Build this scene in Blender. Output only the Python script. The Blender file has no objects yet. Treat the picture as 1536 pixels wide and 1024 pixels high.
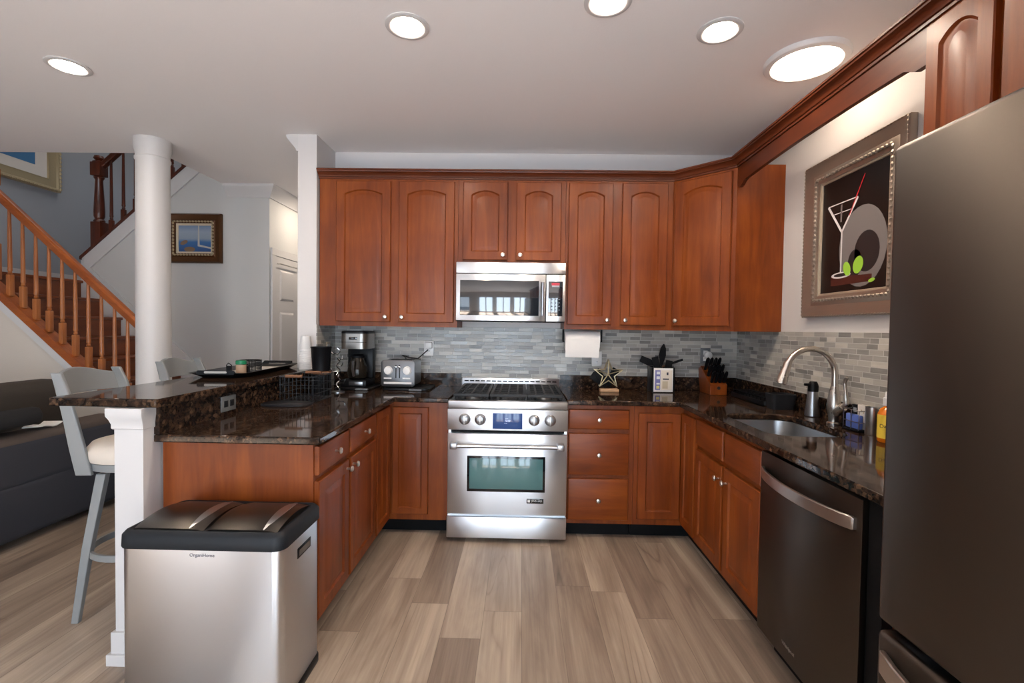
import bpy, bmesh, math, random
from math import pi, sin, cos, radians as R
from mathutils import Vector, Matrix
random.seed(7)
S = bpy.context.scene
C = S.collection

# ------------------------------------------------------------------ camera
YAW, PITCH, ROLL = 0.01892, 0.02632, 0.01463
CAM = Vector((0.0772, -3.6942, 1.3661))
def cam_dir(x, y, z):
    c, s = cos(PITCH), sin(PITCH); y, z = c*y + s*z, -s*y + c*z
    c, s = cos(YAW), sin(YAW); x, y = c*x - s*y, s*x + c*y
    return Vector((x, y, z))
cr, sr = cos(ROLL), sin(ROLL)
rt, up, fw = cam_dir(cr, 0, sr), cam_dir(-sr, 0, cr), cam_dir(0, 1, 0)
cd = bpy.data.cameras.new('camera'); cd.sensor_width = 36; cd.lens = 710.48/1536*36; cd.clip_start = 0.02
co = bpy.data.objects.new('camera', cd); C.objects.link(co)
M = Matrix.Identity(4)
for i in range(3):
    M[i][0], M[i][1], M[i][2], M[i][3] = rt[i], up[i], -fw[i], CAM[i]
co.matrix_world = M
S.camera = co

# ------------------------------------------------------------------ world, daylight, exposure
w = bpy.data.worlds.new('world'); S.world = w; w.use_nodes = True
w.node_tree.nodes['Background'].inputs[0].default_value = (0.62, 0.78, 1.0, 1)
w.node_tree.nodes['Background'].inputs[1].default_value = 1.0
vs = S.view_settings
vs.view_transform = 'Standard'; vs.look = 'None'; vs.gamma = 1; vs.use_curve_mapping = False
vs.exposure = 0.42
S.cycles.use_denoising = True
S.cycles.max_bounces = 8; S.cycles.diffuse_bounces = 5; S.cycles.glossy_bounces = 4
S.cycles.sample_clamp_indirect = 6

YB = -5.6                                        # wall behind the camera, with the windows
WINS = [(-1.75, -0.75), (-0.55, 0.45), (0.65, 1.55)]
WIN_Z = (0.08, 2.05)
DAY = 46.0
CAN_E, DISC_E = 195.0, 17.0
def daylight(name, loc, sx, sz, power, col, rot=(pi/2, 0, 0)):
    l = bpy.data.lights.new(name, 'AREA'); l.shape = 'RECTANGLE'; l.size = sx; l.size_y = sz; l.energy = power; l.color = col
    o = bpy.data.objects.new(name, l); C.objects.link(o); o.location = loc; o.rotation_euler = rot
    return o
for (a, b) in WINS:
    daylight('window_daylight', ((a+b)/2, YB-0.14, sum(WIN_Z)/2), b-a, WIN_Z[1]-WIN_Z[0], DAY, (0.72, 0.86, 1.0))
sun = bpy.data.lights.new('sun', 'SUN'); sun.energy = 92; sun.angle = R(1.0); sun.color = (1.0, 0.985, 0.97)
daylight('stairwell_fill', (-3.1, 1.0, 5.25), 2.6, 1.6, 26, (1.0, 0.96, 0.92), (0, 0, 0))  # unseen area light added to brighten the stairwell
so = bpy.data.objects.new('sun', sun); C.objects.link(so); so.rotation_euler = (R(32), 0, R(-12))   # low sun onto the floor by the windows, behind the camera
# the living room's own big windows, out of the frame on the left
daylight('window_daylight', (-3.3, YB-0.14, 1.5), 1.8, 1.7, DAY*0.4, (0.76, 0.88, 1.0))

# ------------------------------------------------------------------ materials
MATS = {}
def mat(name, col, rough=0.5, metal=0.0, spec=0.5, coat=0.0, emit=None, es=0.0, aniso=0.0, trans=0.0, bump=0.0, bscale=80):
    if name in MATS: return MATS[name]
    m = bpy.data.materials.new(name); m.use_nodes = True
    nt = m.node_tree; b = nt.nodes['Principled BSDF']
    b.inputs['Base Color'].default_value = (*col, 1); b.inputs['Roughness'].default_value = rough
    b.inputs['Metallic'].default_value = metal; b.inputs['Specular IOR Level'].default_value = spec
    b.inputs['Coat Weight'].default_value = coat; b.inputs['Coat Roughness'].default_value = 0.12
    b.inputs['Transmission Weight'].default_value = trans
    if emit: b.inputs['Emission Color'].default_value = (*emit, 1); b.inputs['Emission Strength'].default_value = es
    tc = nt.nodes.new('ShaderNodeTexCoord')
    nz = nt.nodes.new('ShaderNodeTexNoise'); nz.inputs['Scale'].default_value = bscale; nz.inputs['Detail'].default_value = 3
    mp = nt.nodes.new('ShaderNodeMapping'); mp.inputs['Scale'].default_value = (0.02, 0.02, 1) if aniso else (1, 1, 1)
    nt.links.new(tc.outputs['Object'], mp.inputs['Vector']); nt.links.new(mp.outputs['Vector'], nz.inputs['Vector'])
    if bump:
        bp = nt.nodes.new('ShaderNodeBump'); bp.inputs['Strength'].default_value = bump; bp.inputs['Distance'].default_value = 0.01
        nt.links.new(nz.outputs['Fac'], bp.inputs['Height']); nt.links.new(bp.outputs['Normal'], b.inputs['Normal'])
    else:                                        # slight unevenness of the finish
        mr = nt.nodes.new('ShaderNodeMapRange'); k_ = 0.015 if aniso else 0.07; mr.inputs['To Min'].default_value = rough*(1-k_); mr.inputs['To Max'].default_value = rough*(1+k_)
        nt.links.new(nz.outputs['Fac'], mr.inputs['Value']); nt.links.new(mr.outputs['Result'], b.inputs['Roughness'])
    if aniso:
        b.inputs['Anisotropic'].default_value = aniso; b.inputs['Anisotropic Rotation'].default_value = 0.25
        tg = nt.nodes.new('ShaderNodeTangent'); tg.direction_type = 'RADIAL'; tg.axis = 'Z'
        nt.links.new(tg.outputs['Tangent'], b.inputs['Tangent'])
    MATS[name] = m
    return m
def sRGB(r, g, b):
    f = lambda v: (v/255/12.92) if v/255 <= 0.04045 else ((v/255+0.055)/1.055)**2.4
    return (f(r), f(g), f(b))
class NT:                                        # small node-graph writer
    def __init__(s, name):
        s.m = bpy.data.materials.new(name); s.m.use_nodes = True; s.t = s.m.node_tree; s.b = s.t.nodes['Principled BSDF']; MATS[name] = s.m
    def n(s, typ, **kw):
        nd = s.t.nodes.new('ShaderNode'+typ)
        for k, v in kw.items(): setattr(nd, k, v)
        return nd
    def set(s, sock, v):
        if hasattr(v, 'is_output') or isinstance(v, bpy.types.NodeSocket): s.t.links.new(v, sock)
        else: sock.default_value = v
    def math(s, op, a, b=0.0, c=0.0):
        nd = s.n('Math', operation=op); s.set(nd.inputs[0], a); s.set(nd.inputs[1], b); s.set(nd.inputs[2], c); return nd.outputs[0]
    def coord(s):
        tc = s.n('TexCoord'); return tc.outputs['Object']
    def xyz(s, v):
        nd = s.n('SeparateXYZ'); s.set(nd.inputs[0], v); return nd.outputs
    def comb(s, x, y, z):
        nd = s.n('CombineXYZ'); s.set(nd.inputs[0], x); s.set(nd.inputs[1], y); s.set(nd.inputs[2], z); return nd.outputs[0]
    def mapping(s, v, scale):
        nd = s.n('Mapping'); s.set(nd.inputs[0], v); nd.inputs['Scale'].default_value = scale; return nd.outputs[0]
    def noise(s, v, scale, detail=4, rough=0.5, dist=0.0):
        nd = s.n('TexNoise'); s.set(nd.inputs['Vector'], v); nd.inputs['Scale'].default_value = scale
        nd.inputs['Detail'].default_value = detail; nd.inputs['Roughness'].default_value = rough; nd.inputs['Distortion'].default_value = dist
        return nd.outputs['Fac']
    def ramp(s, f, stops):
        nd = s.n('ValToRGB'); s.set(nd.inputs[0], f); e = nd.color_ramp.elements
        e[0].position = stops[0][0]; e[0].color = (*stops[0][1], 1); e[-1].position = stops[-1][0]; e[-1].color = (*stops[-1][1], 1)
        for p, c in stops[1:-1]: el = e.new(p); el.color = (*c, 1)
        return nd.outputs[0]
    def mix(s, f, a, b, bt='MIX'):
        nd = s.n('Mix', data_type='RGBA', blend_type=bt); s.set(nd.inputs[0], f)
        s.set(nd.inputs[6], a if not isinstance(a, tuple) else (*a, 1)); s.set(nd.inputs[7], b if not isinstance(b, tuple) else (*b, 1)); return nd.outputs[2]
    def bump(s, h, strength, dist=0.002):
        nd = s.n('Bump'); s.set(nd.inputs['Height'], h); nd.inputs['Strength'].default_value = strength; nd.inputs['Distance'].default_value = dist
        s.t.links.new(nd.outputs[0], s.b.inputs['Normal'])
    def out(s, col, rough, **kw):
        s.set(s.b.inputs['Base Color'], col); s.set(s.b.inputs['Roughness'], rough)
        for k, v in kw.items(): s.set(s.b.inputs[k.replace('_', ' ')], v)
        return s.m

def wood_mat(name, c0, c1, c2, scale, rough=0.42, coat=0.06):
    g = NT(name); v = g.coord()
    m1 = g.mapping(v, scale)
    n1 = g.noise(m1, 1.0, 5, 0.6, 0.6); n2 = g.noise(v, 3.0, 2)
    n3 = g.noise(g.mapping(v, tuple(k*7 for k in scale)), 1.0, 3)
    f = g.math('ADD', g.math('MULTIPLY', n1, 0.55), g.math('ADD', g.math('MULTIPLY', n2, 0.35), g.math('MULTIPLY', n3, 0.10)))
    col = g.ramp(f, [(0.30, c0), (0.5, c1), (0.72, c2)])
    g.bump(n3, 0.04, 0.001)
    return g.out(col, rough, Coat_Weight=coat, Coat_Roughness=0.2, Specular_IOR_Level=0.3)
CH = (sRGB(84, 34, 8), sRGB(118, 54, 13), sRGB(144, 74, 20))
WOODV = wood_mat('cherry_wood_vertical_grain', *CH, (14, 14, 1.3))
WOODH = wood_mat('cherry_wood_horizontal_grain', *CH, (1.6, 1.6, 16))
WOODD = wood_mat('dark_shaded_cherry', sRGB(66, 28, 13), sRGB(86, 39, 18), sRGB(108, 52, 25), (2, 2, 14))  # crown and valance shade put into the colour; also the dark end panel
OAK = wood_mat('orange_stained_oak', sRGB(112, 52, 18), sRGB(146, 74, 28), sRGB(170, 96, 42), (3, 30, 12), 0.28, 0.4)
OAKV = wood_mat('orange_stained_oak_post', sRGB(122, 66, 30), sRGB(156, 92, 48), sRGB(178, 116, 70), (30, 30, 2), 0.3, 0.3)
TREAD = wood_mat('red_brown_stair_oak', sRGB(82, 38, 16), sRGB(112, 54, 22), sRGB(136, 70, 30), (14, 2, 8), 0.3, 0.3)
MAHOG = wood_mat('mahogany_rail', sRGB(54, 22, 11), sRGB(76, 32, 16), sRGB(94, 44, 22), (24, 24, 3), 0.3, 0.3)

def floor_mat():
    g = NT('grey_brown_plank_floor'); v = g.coord(); x, y, z = g.xyz(v)
    pw, pl = 0.182, 1.22
    xs = g.math('DIVIDE', g.math('ADD', x, 50*pw-0.10), pw); row = g.math('FLOOR', xs); fx = g.math('FRACT', xs)
    wn = g.n('TexWhiteNoise', noise_dimensions='1D'); g.set(wn.inputs['W'], row)
    ys = g.math('ADD', g.math('DIVIDE', g.math('ADD', y, 40.0), pl), wn.outputs['Value']); col_i = g.math('FLOOR', ys); fy = g.math('FRACT', ys)
    w2 = g.n('TexWhiteNoise', noise_dimensions='2D'); g.set(w2.inputs['Vector'], g.comb(row, col_i, 0.0)); rnd = w2.outputs['Value']
    pv = g.comb(g.math('ADD', x, g.math('MULTIPLY', rnd, 37.0)), g.math('ADD', y, g.math('MULTIPLY', rnd, 91.0)), g.math('MULTIPLY', rnd, 10.0))
    broad = g.noise(g.mapping(pv, (7, 0.7, 1)), 1.0, 4, 0.6, 0.9)
    fine = g.noise(g.mapping(pv, (70, 2.2, 1)), 1.0, 4, 0.6, 0.3)
    low = g.noise(g.mapping(pv, (3.6, 0.20, 1)), 1.0, 2, 0.5, 0.6)
    ring = g.math('ABSOLUTE', g.math('SINE', g.math('MULTIPLY', low, 42.0)))
    lines = g.math('POWER', g.math('SUBTRACT', 1.0, ring), 4.0)
    mask = g.ramp(g.noise(g.mapping(pv, (4, 0.8, 1)), 1.0, 2), [(0.48, (0, 0, 0)), (0.68, (1, 1, 1))])
    tone = g.math('ADD', g.math('MULTIPLY', rnd, 0.36), g.math('ADD', g.math('MULTIPLY', broad, 0.80), g.math('MULTIPLY', fine, 0.34)))
    tone = g.math('SUBTRACT', g.math('SUBTRACT', tone, 0.16), g.math('MULTIPLY', g.math('MULTIPLY', lines, mask), 0.22))
    col = g.ramp(tone, [(0.20, sRGB(84, 72, 63)), (0.42, sRGB(122, 106, 93)), (0.62, sRGB(150, 133, 117)), (0.88, sRGB(186, 170, 152))])
    ex = g.math('MINIMUM', fx, g.math('SUBTRACT', 1.0, fx)); ey = g.math('MINIMUM', fy, g.math('SUBTRACT', 1.0, fy))
    gap = g.math('MAXIMUM', g.math('LESS_THAN', ex, 0.008), g.math('LESS_THAN', ey, 0.0014))
    col = g.mix(g.math('MULTIPLY', gap, 0.45), col, sRGB(80, 68, 58))
    g.bump(fine, 0.06, 0.002)
    return g.out(col, g.math('ADD', 0.34, g.math('MULTIPLY', fine, 0.14)), Specular_IOR_Level=0.45)
FLOOR = floor_mat()

def granite_mat():
    g = NT('dark_brown_granite'); v = g.coord()
    vo = g.n('TexVoronoi', feature='F1'); g.set(vo.inputs['Vector'], v); vo.inputs['Scale'].default_value = 66
    v2 = g.n('TexVoronoi', feature='F1'); g.set(v2.inputs['Vector'], v); v2.inputs['Scale'].default_value = 190
    n = g.noise(v, 26, 4, 0.65, 0.8); n2 = g.noise(v, 70, 3, 0.6)
    c1 = g.ramp(n, [(0.34, sRGB(16, 12, 10)), (0.48, sRGB(46, 33, 26)), (0.60, sRGB(82, 60, 45)), (0.80, sRGB(112, 87, 67))])
    h = g.xyz(vo.outputs['Color'])[0]
    fl = g.ramp(h, [(0.0, sRGB(14, 11, 10)), (0.5, sRGB(24, 18, 15)), (0.82, sRGB(54, 38, 28)), (0.96, sRGB(104, 80, 60))])
    col = g.mix(0.5, c1, fl)
    h2 = g.xyz(v2.outputs['Color'])[1]
    col = g.mix(g.math('MULTIPLY', g.math('GREATER_THAN', h2, 0.86), 0.6), col, sRGB(10, 9, 10))
    return g.out(col, 0.06, Specular_IOR_Level=0.17)
GRAN = granite_mat()

def tile_mat(name, axis):
    g = NT(name); v = g.coord(); xyz = g.xyz(v); h = xyz[axis]; z = xyz[2]
    rows = g.math('DIVIDE', z, 0.0275); r0 = g.math('FLOOR', rows); fz = g.math('FRACT', rows)
    wr = g.n('TexWhiteNoise', noise_dimensions='1D'); g.set(wr.inputs['W'], r0)
    W = g.math('ADD', g.math('MULTIPLY', h, 10.5), g.math('MULTIPLY', wr.outputs['Value'], 371.0))
    va = g.n('TexVoronoi', voronoi_dimensions='1D', feature='F1'); g.set(va.inputs['W'], W); va.inputs['Scale'].default_value = 1.0
    vb = g.n('TexVoronoi', voronoi_dimensions='1D', feature='DISTANCE_TO_EDGE'); g.set(vb.inputs['W'], W); vb.inputs['Scale'].default_value = 1.0
    rc = g.xyz(va.outputs['Color'])
    streak = g.noise(g.mapping(v, (9, 9, 90)), 1.0, 3)
    tone = g.math('ADD', g.math('MULTIPLY', rc[0], 0.75), g.math('MULTIPLY', streak, 0.3))
    col = g.ramp(tone, [(0.06, sRGB(106, 104, 102)), (0.4, sRGB(152, 149, 144)), (0.72, sRGB(178, 174, 166)), (0.98, sRGB(206, 201, 191))])
    ez = g.math('MINIMUM', fz, g.math('SUBTRACT', 1.0, fz))
    grout = g.math('MAXIMUM', g.math('LESS_THAN', ez, 0.055), g.math('LESS_THAN', vb.outputs['Distance'], 0.017))
    col = g.mix(grout, col, sRGB(190, 188, 184))
    g.bump(g.math('SUBTRACT', 1.0, grout), 0.5, 0.002)
    rough = g.math('ADD', g.math('MULTIPLY', rc[1], 0.25), g.math('ADD', 0.14, g.math('MULTIPLY', grout, 0.5)))
    return g.out(col, rough, Specular_IOR_Level=0.5)
TILEX = tile_mat('strip_mosaic_tile', 0); TILEY = tile_mat('strip_mosaic_tile_side', 1)

WHITEP = mat('white_wall_paint', sRGB(206, 203, 202), 0.7, bump=0.03, bscale=160)
CEILP = mat('ceiling_paint', sRGB(234, 230, 229), 0.8, bump=0.05, bscale=120)
GREYP = mat('grey_hall_paint', sRGB(194, 194, 192), 0.7, bump=0.03, bscale=160)
BLUEP = mat('blue_grey_stair_paint', sRGB(150, 154, 160), 0.7, bump=0.03, bscale=160)
CREAMP = mat('cream_paint', sRGB(206, 197, 186), 0.7, bump=0.03, bscale=160)
TRIMW = mat('white_trim_paint', sRGB(200, 198, 197), 0.4)
STEEL = mat('brushed_stainless', (0.76, 0.78, 0.81), 0.33, 1.0, aniso=0.9, bscale=300)
STEELP = mat('smooth_stainless', (0.40, 0.40, 0.41), 0.30, 1.0)
SINKM = mat('satin_sink_steel', (0.46, 0.48, 0.50), 0.3, 1.0)
NICKEL = mat('brushed_nickel', (0.66, 0.62, 0.57), 0.28, 1.0)
CHROME = mat('chrome', (0.5, 0.5, 0.5), 0.18, 1.0)
BSTEEL = mat('black_stainless', (0.104, 0.086, 0.073), 0.42, 1.0, aniso=0.8, bscale=300)
BSTEELH = mat('warm_grey_steel', (0.50, 0.44, 0.40), 0.32, 1.0)
BLACK = mat('black_plastic', (0.005, 0.005, 0.006), 0.38, spec=0.22)
BLACKM = mat('matte_black', (0.004, 0.004, 0.0045), 0.6, spec=0.15)
BLACKG = mat('black_gloss', (0.006, 0.006, 0.008), 0.06, coat=0.5)
IRON = mat('cast_iron', (0.016, 0.017, 0.019), 0.5, spec=0.35, bump=0.2, bscale=300)
OVENG = mat('dark_oven_glass', (0.085, 0.19, 0.19), 0.05, coat=0.5)
MWG = mat('microwave_glass', (0.012, 0.016, 0.022), 0.03, spec=1.0, coat=1.0)
SCREEN = mat('blue_screen', (0.01, 0.02, 0.06), 0.1, emit=(0.02, 0.06, 0.2), es=0.6)
SCRTXT = mat('screen_text', (0.5, 0.6, 0.8), 0.3, emit=(0.5, 0.65, 1.0), es=0.7)
WHITE = mat('white_plastic', sRGB(226, 224, 222), 0.35)
PAPER = mat('white_paper', sRGB(222, 220, 218), 0.85, bump=0.02, bscale=200)
GREYPL = mat('grey_plastic', sRGB(104, 108, 112), 0.4)
DGREY = mat('charcoal_plastic', sRGB(36, 37, 40), 0.45, spec=0.25)
CREAMC = mat('cream_upholstery', sRGB(214, 203, 190), 0.8, bump=0.15, bscale=400)
SILVERP = mat('silver_grey_paint', sRGB(132, 135, 136), 0.34)
SOFAM = mat('charcoal_sofa_fabric', sRGB(50, 52, 60), 0.9, bump=0.35, bscale=500)
OLIVEM = mat('dark_brown_cushion_fabric', sRGB(52, 46, 40), 0.9, bump=0.35, bscale=500)
BLKFAB = mat('black_pillow_fabric', sRGB(22, 22, 24), 0.9, bump=0.3, bscale=500)
GOLD = mat('antique_gold', sRGB(178, 162, 130), 0.4, 0.5, bump=0.25, bscale=90)
BRONZE = mat('bronze_frame', sRGB(84, 52, 24), 0.35, 0.5, bump=0.25, bscale=90)
SILVERF = mat('silver_leaf_frame', sRGB(176, 166, 154), 0.30, 0.8, bump=0.04, bscale=60)
LAMP = mat('lamp_lens', (1, 1, 1), 0.5, emit=(1.0, 0.84, 0.68), es=CAN_E)
LAMPD = mat('disc_lamp_lens', (1, 1, 1), 0.5, emit=(1.0, 0.78, 0.58), es=DISC_E)
CORK = mat('bamboo_lid', sRGB(128, 88, 60), 0.6)
GLASSD = mat('smoked_carafe_glass', (0.014, 0.011, 0.008), 0.05, spec=0.3)
def pane_mat():
    g = NT('window_pane'); tr = g.n('BsdfTransparent'); gl = g.n('BsdfGlossy'); gl.inputs['Roughness'].default_value = 0.02
    mx = g.n('MixShader'); mx.inputs[0].default_value = 0.06
    g.t.links.new(tr.outputs[0], mx.inputs[1]); g.t.links.new(gl.outputs[0], mx.inputs[2])
    g.t.links.new(mx.outputs[0], g.t.nodes['Material Output'].inputs['Surface']); return g.m
PANE = pane_mat()

# ------------------------------------------------------------------ mesh helpers
class MB:
    def __init__(s, M=None): s.bm = bmesh.new(); s.M = M or Matrix.Identity(4); s.mi = 0
    def V(s, p): return s.bm.verts.new(s.M @ Vector(p))
    def F(s, vs):
        try:
            f = s.bm.faces.new(vs); f.material_index = s.mi; return f
        except ValueError: return None
    def box(s, x0, y0, z0, x1, y1, z1, bev=0.0, seg=2):
        t = bmesh.new(); bmesh.ops.create_cube(t, size=1.0)
        for v in t.verts:
            v.co = Vector(((x0+x1)/2 + v.co.x*abs(x1-x0), (y0+y1)/2 + v.co.y*abs(y1-y0), (z0+z1)/2 + v.co.z*abs(z1-z0)))
        if bev: bmesh.ops.bevel(t, geom=list(t.edges), offset=bev, segments=seg, profile=0.5, affect='EDGES')
        s.add(t); t.free(); return s
    def add(s, t):
        mp = {v: s.V(v.co) for v in t.verts}
        for f in t.faces: s.F([mp[v] for v in f.verts])
    def loops(s, loops, cap0=True, cap1=True, closed=True):
        rows = [[s.V(p) for p in lp] for lp in loops]
        for a, b in zip(rows, rows[1:]):
            n = len(a)
            for i in range(n if closed else n-1): s.F([a[i], a[(i+1) % n], b[(i+1) % n], b[i]])
        if cap0: s.F(rows[0][::-1])
        if cap1: s.F(rows[-1])
        return s
    def cyl(s, p0, p1, r0, r1=None, n=20, cap=True):
        r1 = r0 if r1 is None else r1
        p0, p1 = Vector(p0), Vector(p1); d = (p1-p0).normalized()
        a = d.orthogonal().normalized(); b = d.cross(a)
        ring = lambda p, r: [p + (a*cos(2*pi*i/n) + b*sin(2*pi*i/n))*r for i in range(n)]
        return s.loops([ring(p0, r0), ring(p1, r1)], cap, cap)
    def lathe(s, c, prof, n=28, axis='z', cap=True):
        c = Vector(c); L = []
        for r, h in prof:
            ring = []
            for i in range(n):
                a, b = cos(2*pi*i/n)*r, sin(2*pi*i/n)*r
                ring.append(c + {'z': Vector((a, b, h)), 'y': Vector((a, h, b)), 'x': Vector((h, a, b))}[axis])
            L.append(ring)
        return s.loops(L, cap, cap)
    def tube(s, pts, r, n=10, closed=False, flat=None):
        pts = [Vector(p) for p in pts]; N = len(pts); L = []
        prev = None
        for i, p in enumerate(pts):
            d = (pts[(i+1) % N] - pts[i-1]) if closed else (pts[min(i+1, N-1)] - pts[max(i-1, 0)])
            d.normalize()
            a = (prev - d*prev.dot(d)) if prev is not None else d.orthogonal()
            if a.length < 1e-6: a = d.orthogonal()
            a.normalize(); prev = a; b = d.cross(a)
            rr = r[i] if isinstance(r, (list, tuple)) else r
            L.append([p + (a*cos(2*pi*k/n) + b*sin(2*pi*k/n))*rr for k in range(n)])
        if closed: L.append(L[0]); return s.loops(L, False, False)
        return s.loops(L)
    def prism(s, poly, f0, f1):                  # poly of 2-D points, f0/f1 map them to the two ends
        return s.loops([[f0(*p) for p in poly], [f1(*p) for p in poly]])
    def strip(s, pts, w, t):                     # a flat bar along pts: w along z, t along normal in xy
        L = []; pts = [Vector(p) for p in pts]
        for i, p in enumerate(pts):
            d = (pts[min(i+1, len(pts)-1)] - pts[max(i-1, 0)]).normalized(); nrm = Vector((d.y, -d.x, 0)).normalized()
            L.append([p+Vector((0, 0, -w/2))-nrm*t/2, p+Vector((0, 0, -w/2))+nrm*t/2, p+Vector((0, 0, w/2))+nrm*t/2, p+Vector((0, 0, w/2))-nrm*t/2])
        return s.loops(L)
    def plate(s, outer, holes, z0, z1):          # horizontal slab with holes
        t = bmesh.new(); E = []; rings = []
        for lp in [outer]+holes:
            v = [t.verts.new((x, y, z1)) for x, y in lp]; rings.append(v)
            for i in range(len(v)): E.append(t.edges.new((v[i], v[(i+1) % len(v)])))
        bmesh.ops.triangle_fill(t, use_beauty=True, use_dissolve=False, edges=E)
        top = list(t.faces); low = {v: t.verts.new((v.co.x, v.co.y, z0)) for v in list(t.verts)}
        for f in top: t.faces.new([low[v] for v in reversed(f.verts)])
        for v in rings:
            n = len(v)
            for i in range(n): t.faces.new([v[i], v[(i+1) % n], low[v[(i+1) % n]], low[v[i]]])
        s.add(t); t.free(); return s
    def text(s, txt, size, M, depth=0.0004, align='CENTER'):
        cu = bpy.data.curves.new('t', 'FONT'); cu.body = txt; cu.size = size; cu.align_x = align; cu.align_y = 'CENTER'; cu.extrude = depth
        o = bpy.data.objects.new('t', cu); C.objects.link(o)
        me = bpy.data.meshes.new_from_object(o.evaluated_get(bpy.context.evaluated_depsgraph_get()))
        bpy.data.objects.remove(o); bpy.data.curves.remove(cu)
        vs = [s.V(M @ v.co) for v in me.vertices]
        for p in me.polygons: s.F([vs[i] for i in p.vertices])
        bpy.data.meshes.remove(me); return s
    def build(s, name, m, parent=None, smooth=40, bevel=0.0, subsurf=0):
        bmesh.ops.recalc_face_normals(s.bm, faces=list(s.bm.faces))
        off = Vector((0, 0, 0)); p = parent
        while p is not None: off += p.location; p = p.parent
        o = None
        me = bpy.data.meshes.new(name)
        if off.length: bmesh.ops.translate(s.bm, verts=list(s.bm.verts), vec=-off)
        s.bm.to_mesh(me); s.bm.free()
        for k in (m if isinstance(m, (list, tuple)) else [m]): me.materials.append(k)
        if smooth:
            me.shade_smooth(); me.set_sharp_from_angle(angle=R(smooth))
        else: me.shade_flat()
        o = bpy.data.objects.new(name, me); C.objects.link(o)
        if parent is not None: o.parent = parent
        if bevel:
            b = o.modifiers.new('b', 'BEVEL'); b.width = bevel; b.segments = 2; b.limit_method = 'ANGLE'; b.angle_limit = R(50)
        if subsurf:
            b = o.modifiers.new('s', 'SUBSURF'); b.levels = subsurf; b.render_levels = subsurf
        return o
def tag(o, label=None, cat=None, group=None, kind=None):
    if label: o['label'] = label
    if cat: o['category'] = cat
    if group: o['group'] = group
    if kind: o['kind'] = kind
    return o
def thing(name, label, cat, loc=(0, 0, 0), group=None):
    o = bpy.data.objects.new(name, None); C.objects.link(o); o.location = loc; o.empty_display_size = 0.05
    return tag(o, label, cat, group)
def struct(o, label=None, cat=None): return tag(o, label, cat, kind='structure')
def copy_tree(o, parent=None):
    c = o.copy(); C.objects.link(c)
    if parent is not None: c.parent = parent
    for ch in list(o.children): copy_tree(ch, c)
    return c
def frame_M(O, X, N):                            # local x = X, local y = N (outward), local z = up
    X, N = Vector(X).normalized(), Vector(N).normalized(); m = Matrix.Identity(4)
    for i in range(3): m[i][0], m[i][1], m[i][2], m[i][3] = X[i], N[i], (0, 0, 1)[i], O[i]
    return m
def text_M(O, X, N):                             # text lying on a vertical face: x = X, y = up, normal = N
    X, N = Vector(X).normalized(), Vector(N).normalized(); m = Matrix.Identity(4)
    for i in range(3): m[i][0], m[i][1], m[i][2], m[i][3] = X[i], (0, 0, 1)[i], N[i], O[i]
    return m
def rrect(x0, y0, x1, y1, r, n=6):
    P = []
    for cx, cy, a0 in ((x1-r, y1-r, 0), (x0+r, y1-r, pi/2), (x0+r, y0+r, pi), (x1-r, y0+r, 1.5*pi)):
        for i in range(n+1):
            a = a0 + pi/2*i/n; P.append((cx+cos(a)*r, cy+sin(a)*r))
    return P

# ------------------------------------------------------------------ room shell
XR, H = 1.752, 2.72
XL, YS = -4.9, 1.95
b = MB(); b.box(XL-0.1, YB-0.1, -0.1, XR+0.1, YS+0.1, 0.0); struct(b.build('floor', FLOOR, smooth=0))
b = MB(); b.plate([(XL-0.1, YB-0.1), (XR+0.1, YB-0.1), (XR+0.1, YS+0.1), (XL-0.1, YS+0.1)], [[(XL-0.05, 0.05), (-2.81, 0.05), (-2.81, YS+0.05), (XL-0.05, YS+0.05)]], H, H+0.26)
struct(b.build('ceiling', CEILP, smooth=0))
b = MB(); b.box(XL-0.1, -0.05, 5.3, -1.0, YS+0.1, 5.4); struct(b.build('ceiling.001', CEILP, smooth=0))
b = MB(); b.box(XL, -0.05, H+0.26, -1.0, 0.05, 5.3); struct(b.build('wall_upstairs', BLUEP, smooth=0))
b = MB(); b.box(-1.388, 0.05, H+0.26, -1.0, YS, 5.3); struct(b.build('wall_upstairs.001', BLUEP, smooth=0))
b = MB(); b.box(-1.40, 0, 0, XR+0.1, 0.1, H); struct(b.build('wall_back', WHITEP, smooth=0))
b = MB(); b.box(XR, YB, 0, XR+0.1, 0, H); struct(b.build('wall_right', WHITEP, smooth=0))
b = MB(); b.box(-1.522, -0.335, 0, -1.388, YS, H); struct(b.build('wall_stub', WHITEP, smooth=0))
b = MB(); b.box(XL-0.1, YB, 0, XL, YS, 5.3); struct(b.build('wall_left', BLUEP, smooth=0))
b = MB(); b.box(XL, YS, 0, -1.388, YS+0.1, 5.3); struct(b.build('wall_stairwell', BLUEP, smooth=0))
b = MB()                                         # wall behind the camera with window openings
xs = [XL-0.1]; ops = [(-4.2, -2.4)] + WINS
for a, c in ops: xs += [a, c]
xs.append(XR+0.1)
for i in range(0, len(xs), 2): b.box(xs[i], YB-0.12, 0, xs[i+1], YB, H)
for a, c in ops: b.box(a, YB-0.12, 0, c, YB, WIN_Z[0]); b.box(a, YB-0.12, WIN_Z[1], c, YB, H)
struct(b.build('wall_front', WHITEP, smooth=0))
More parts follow.
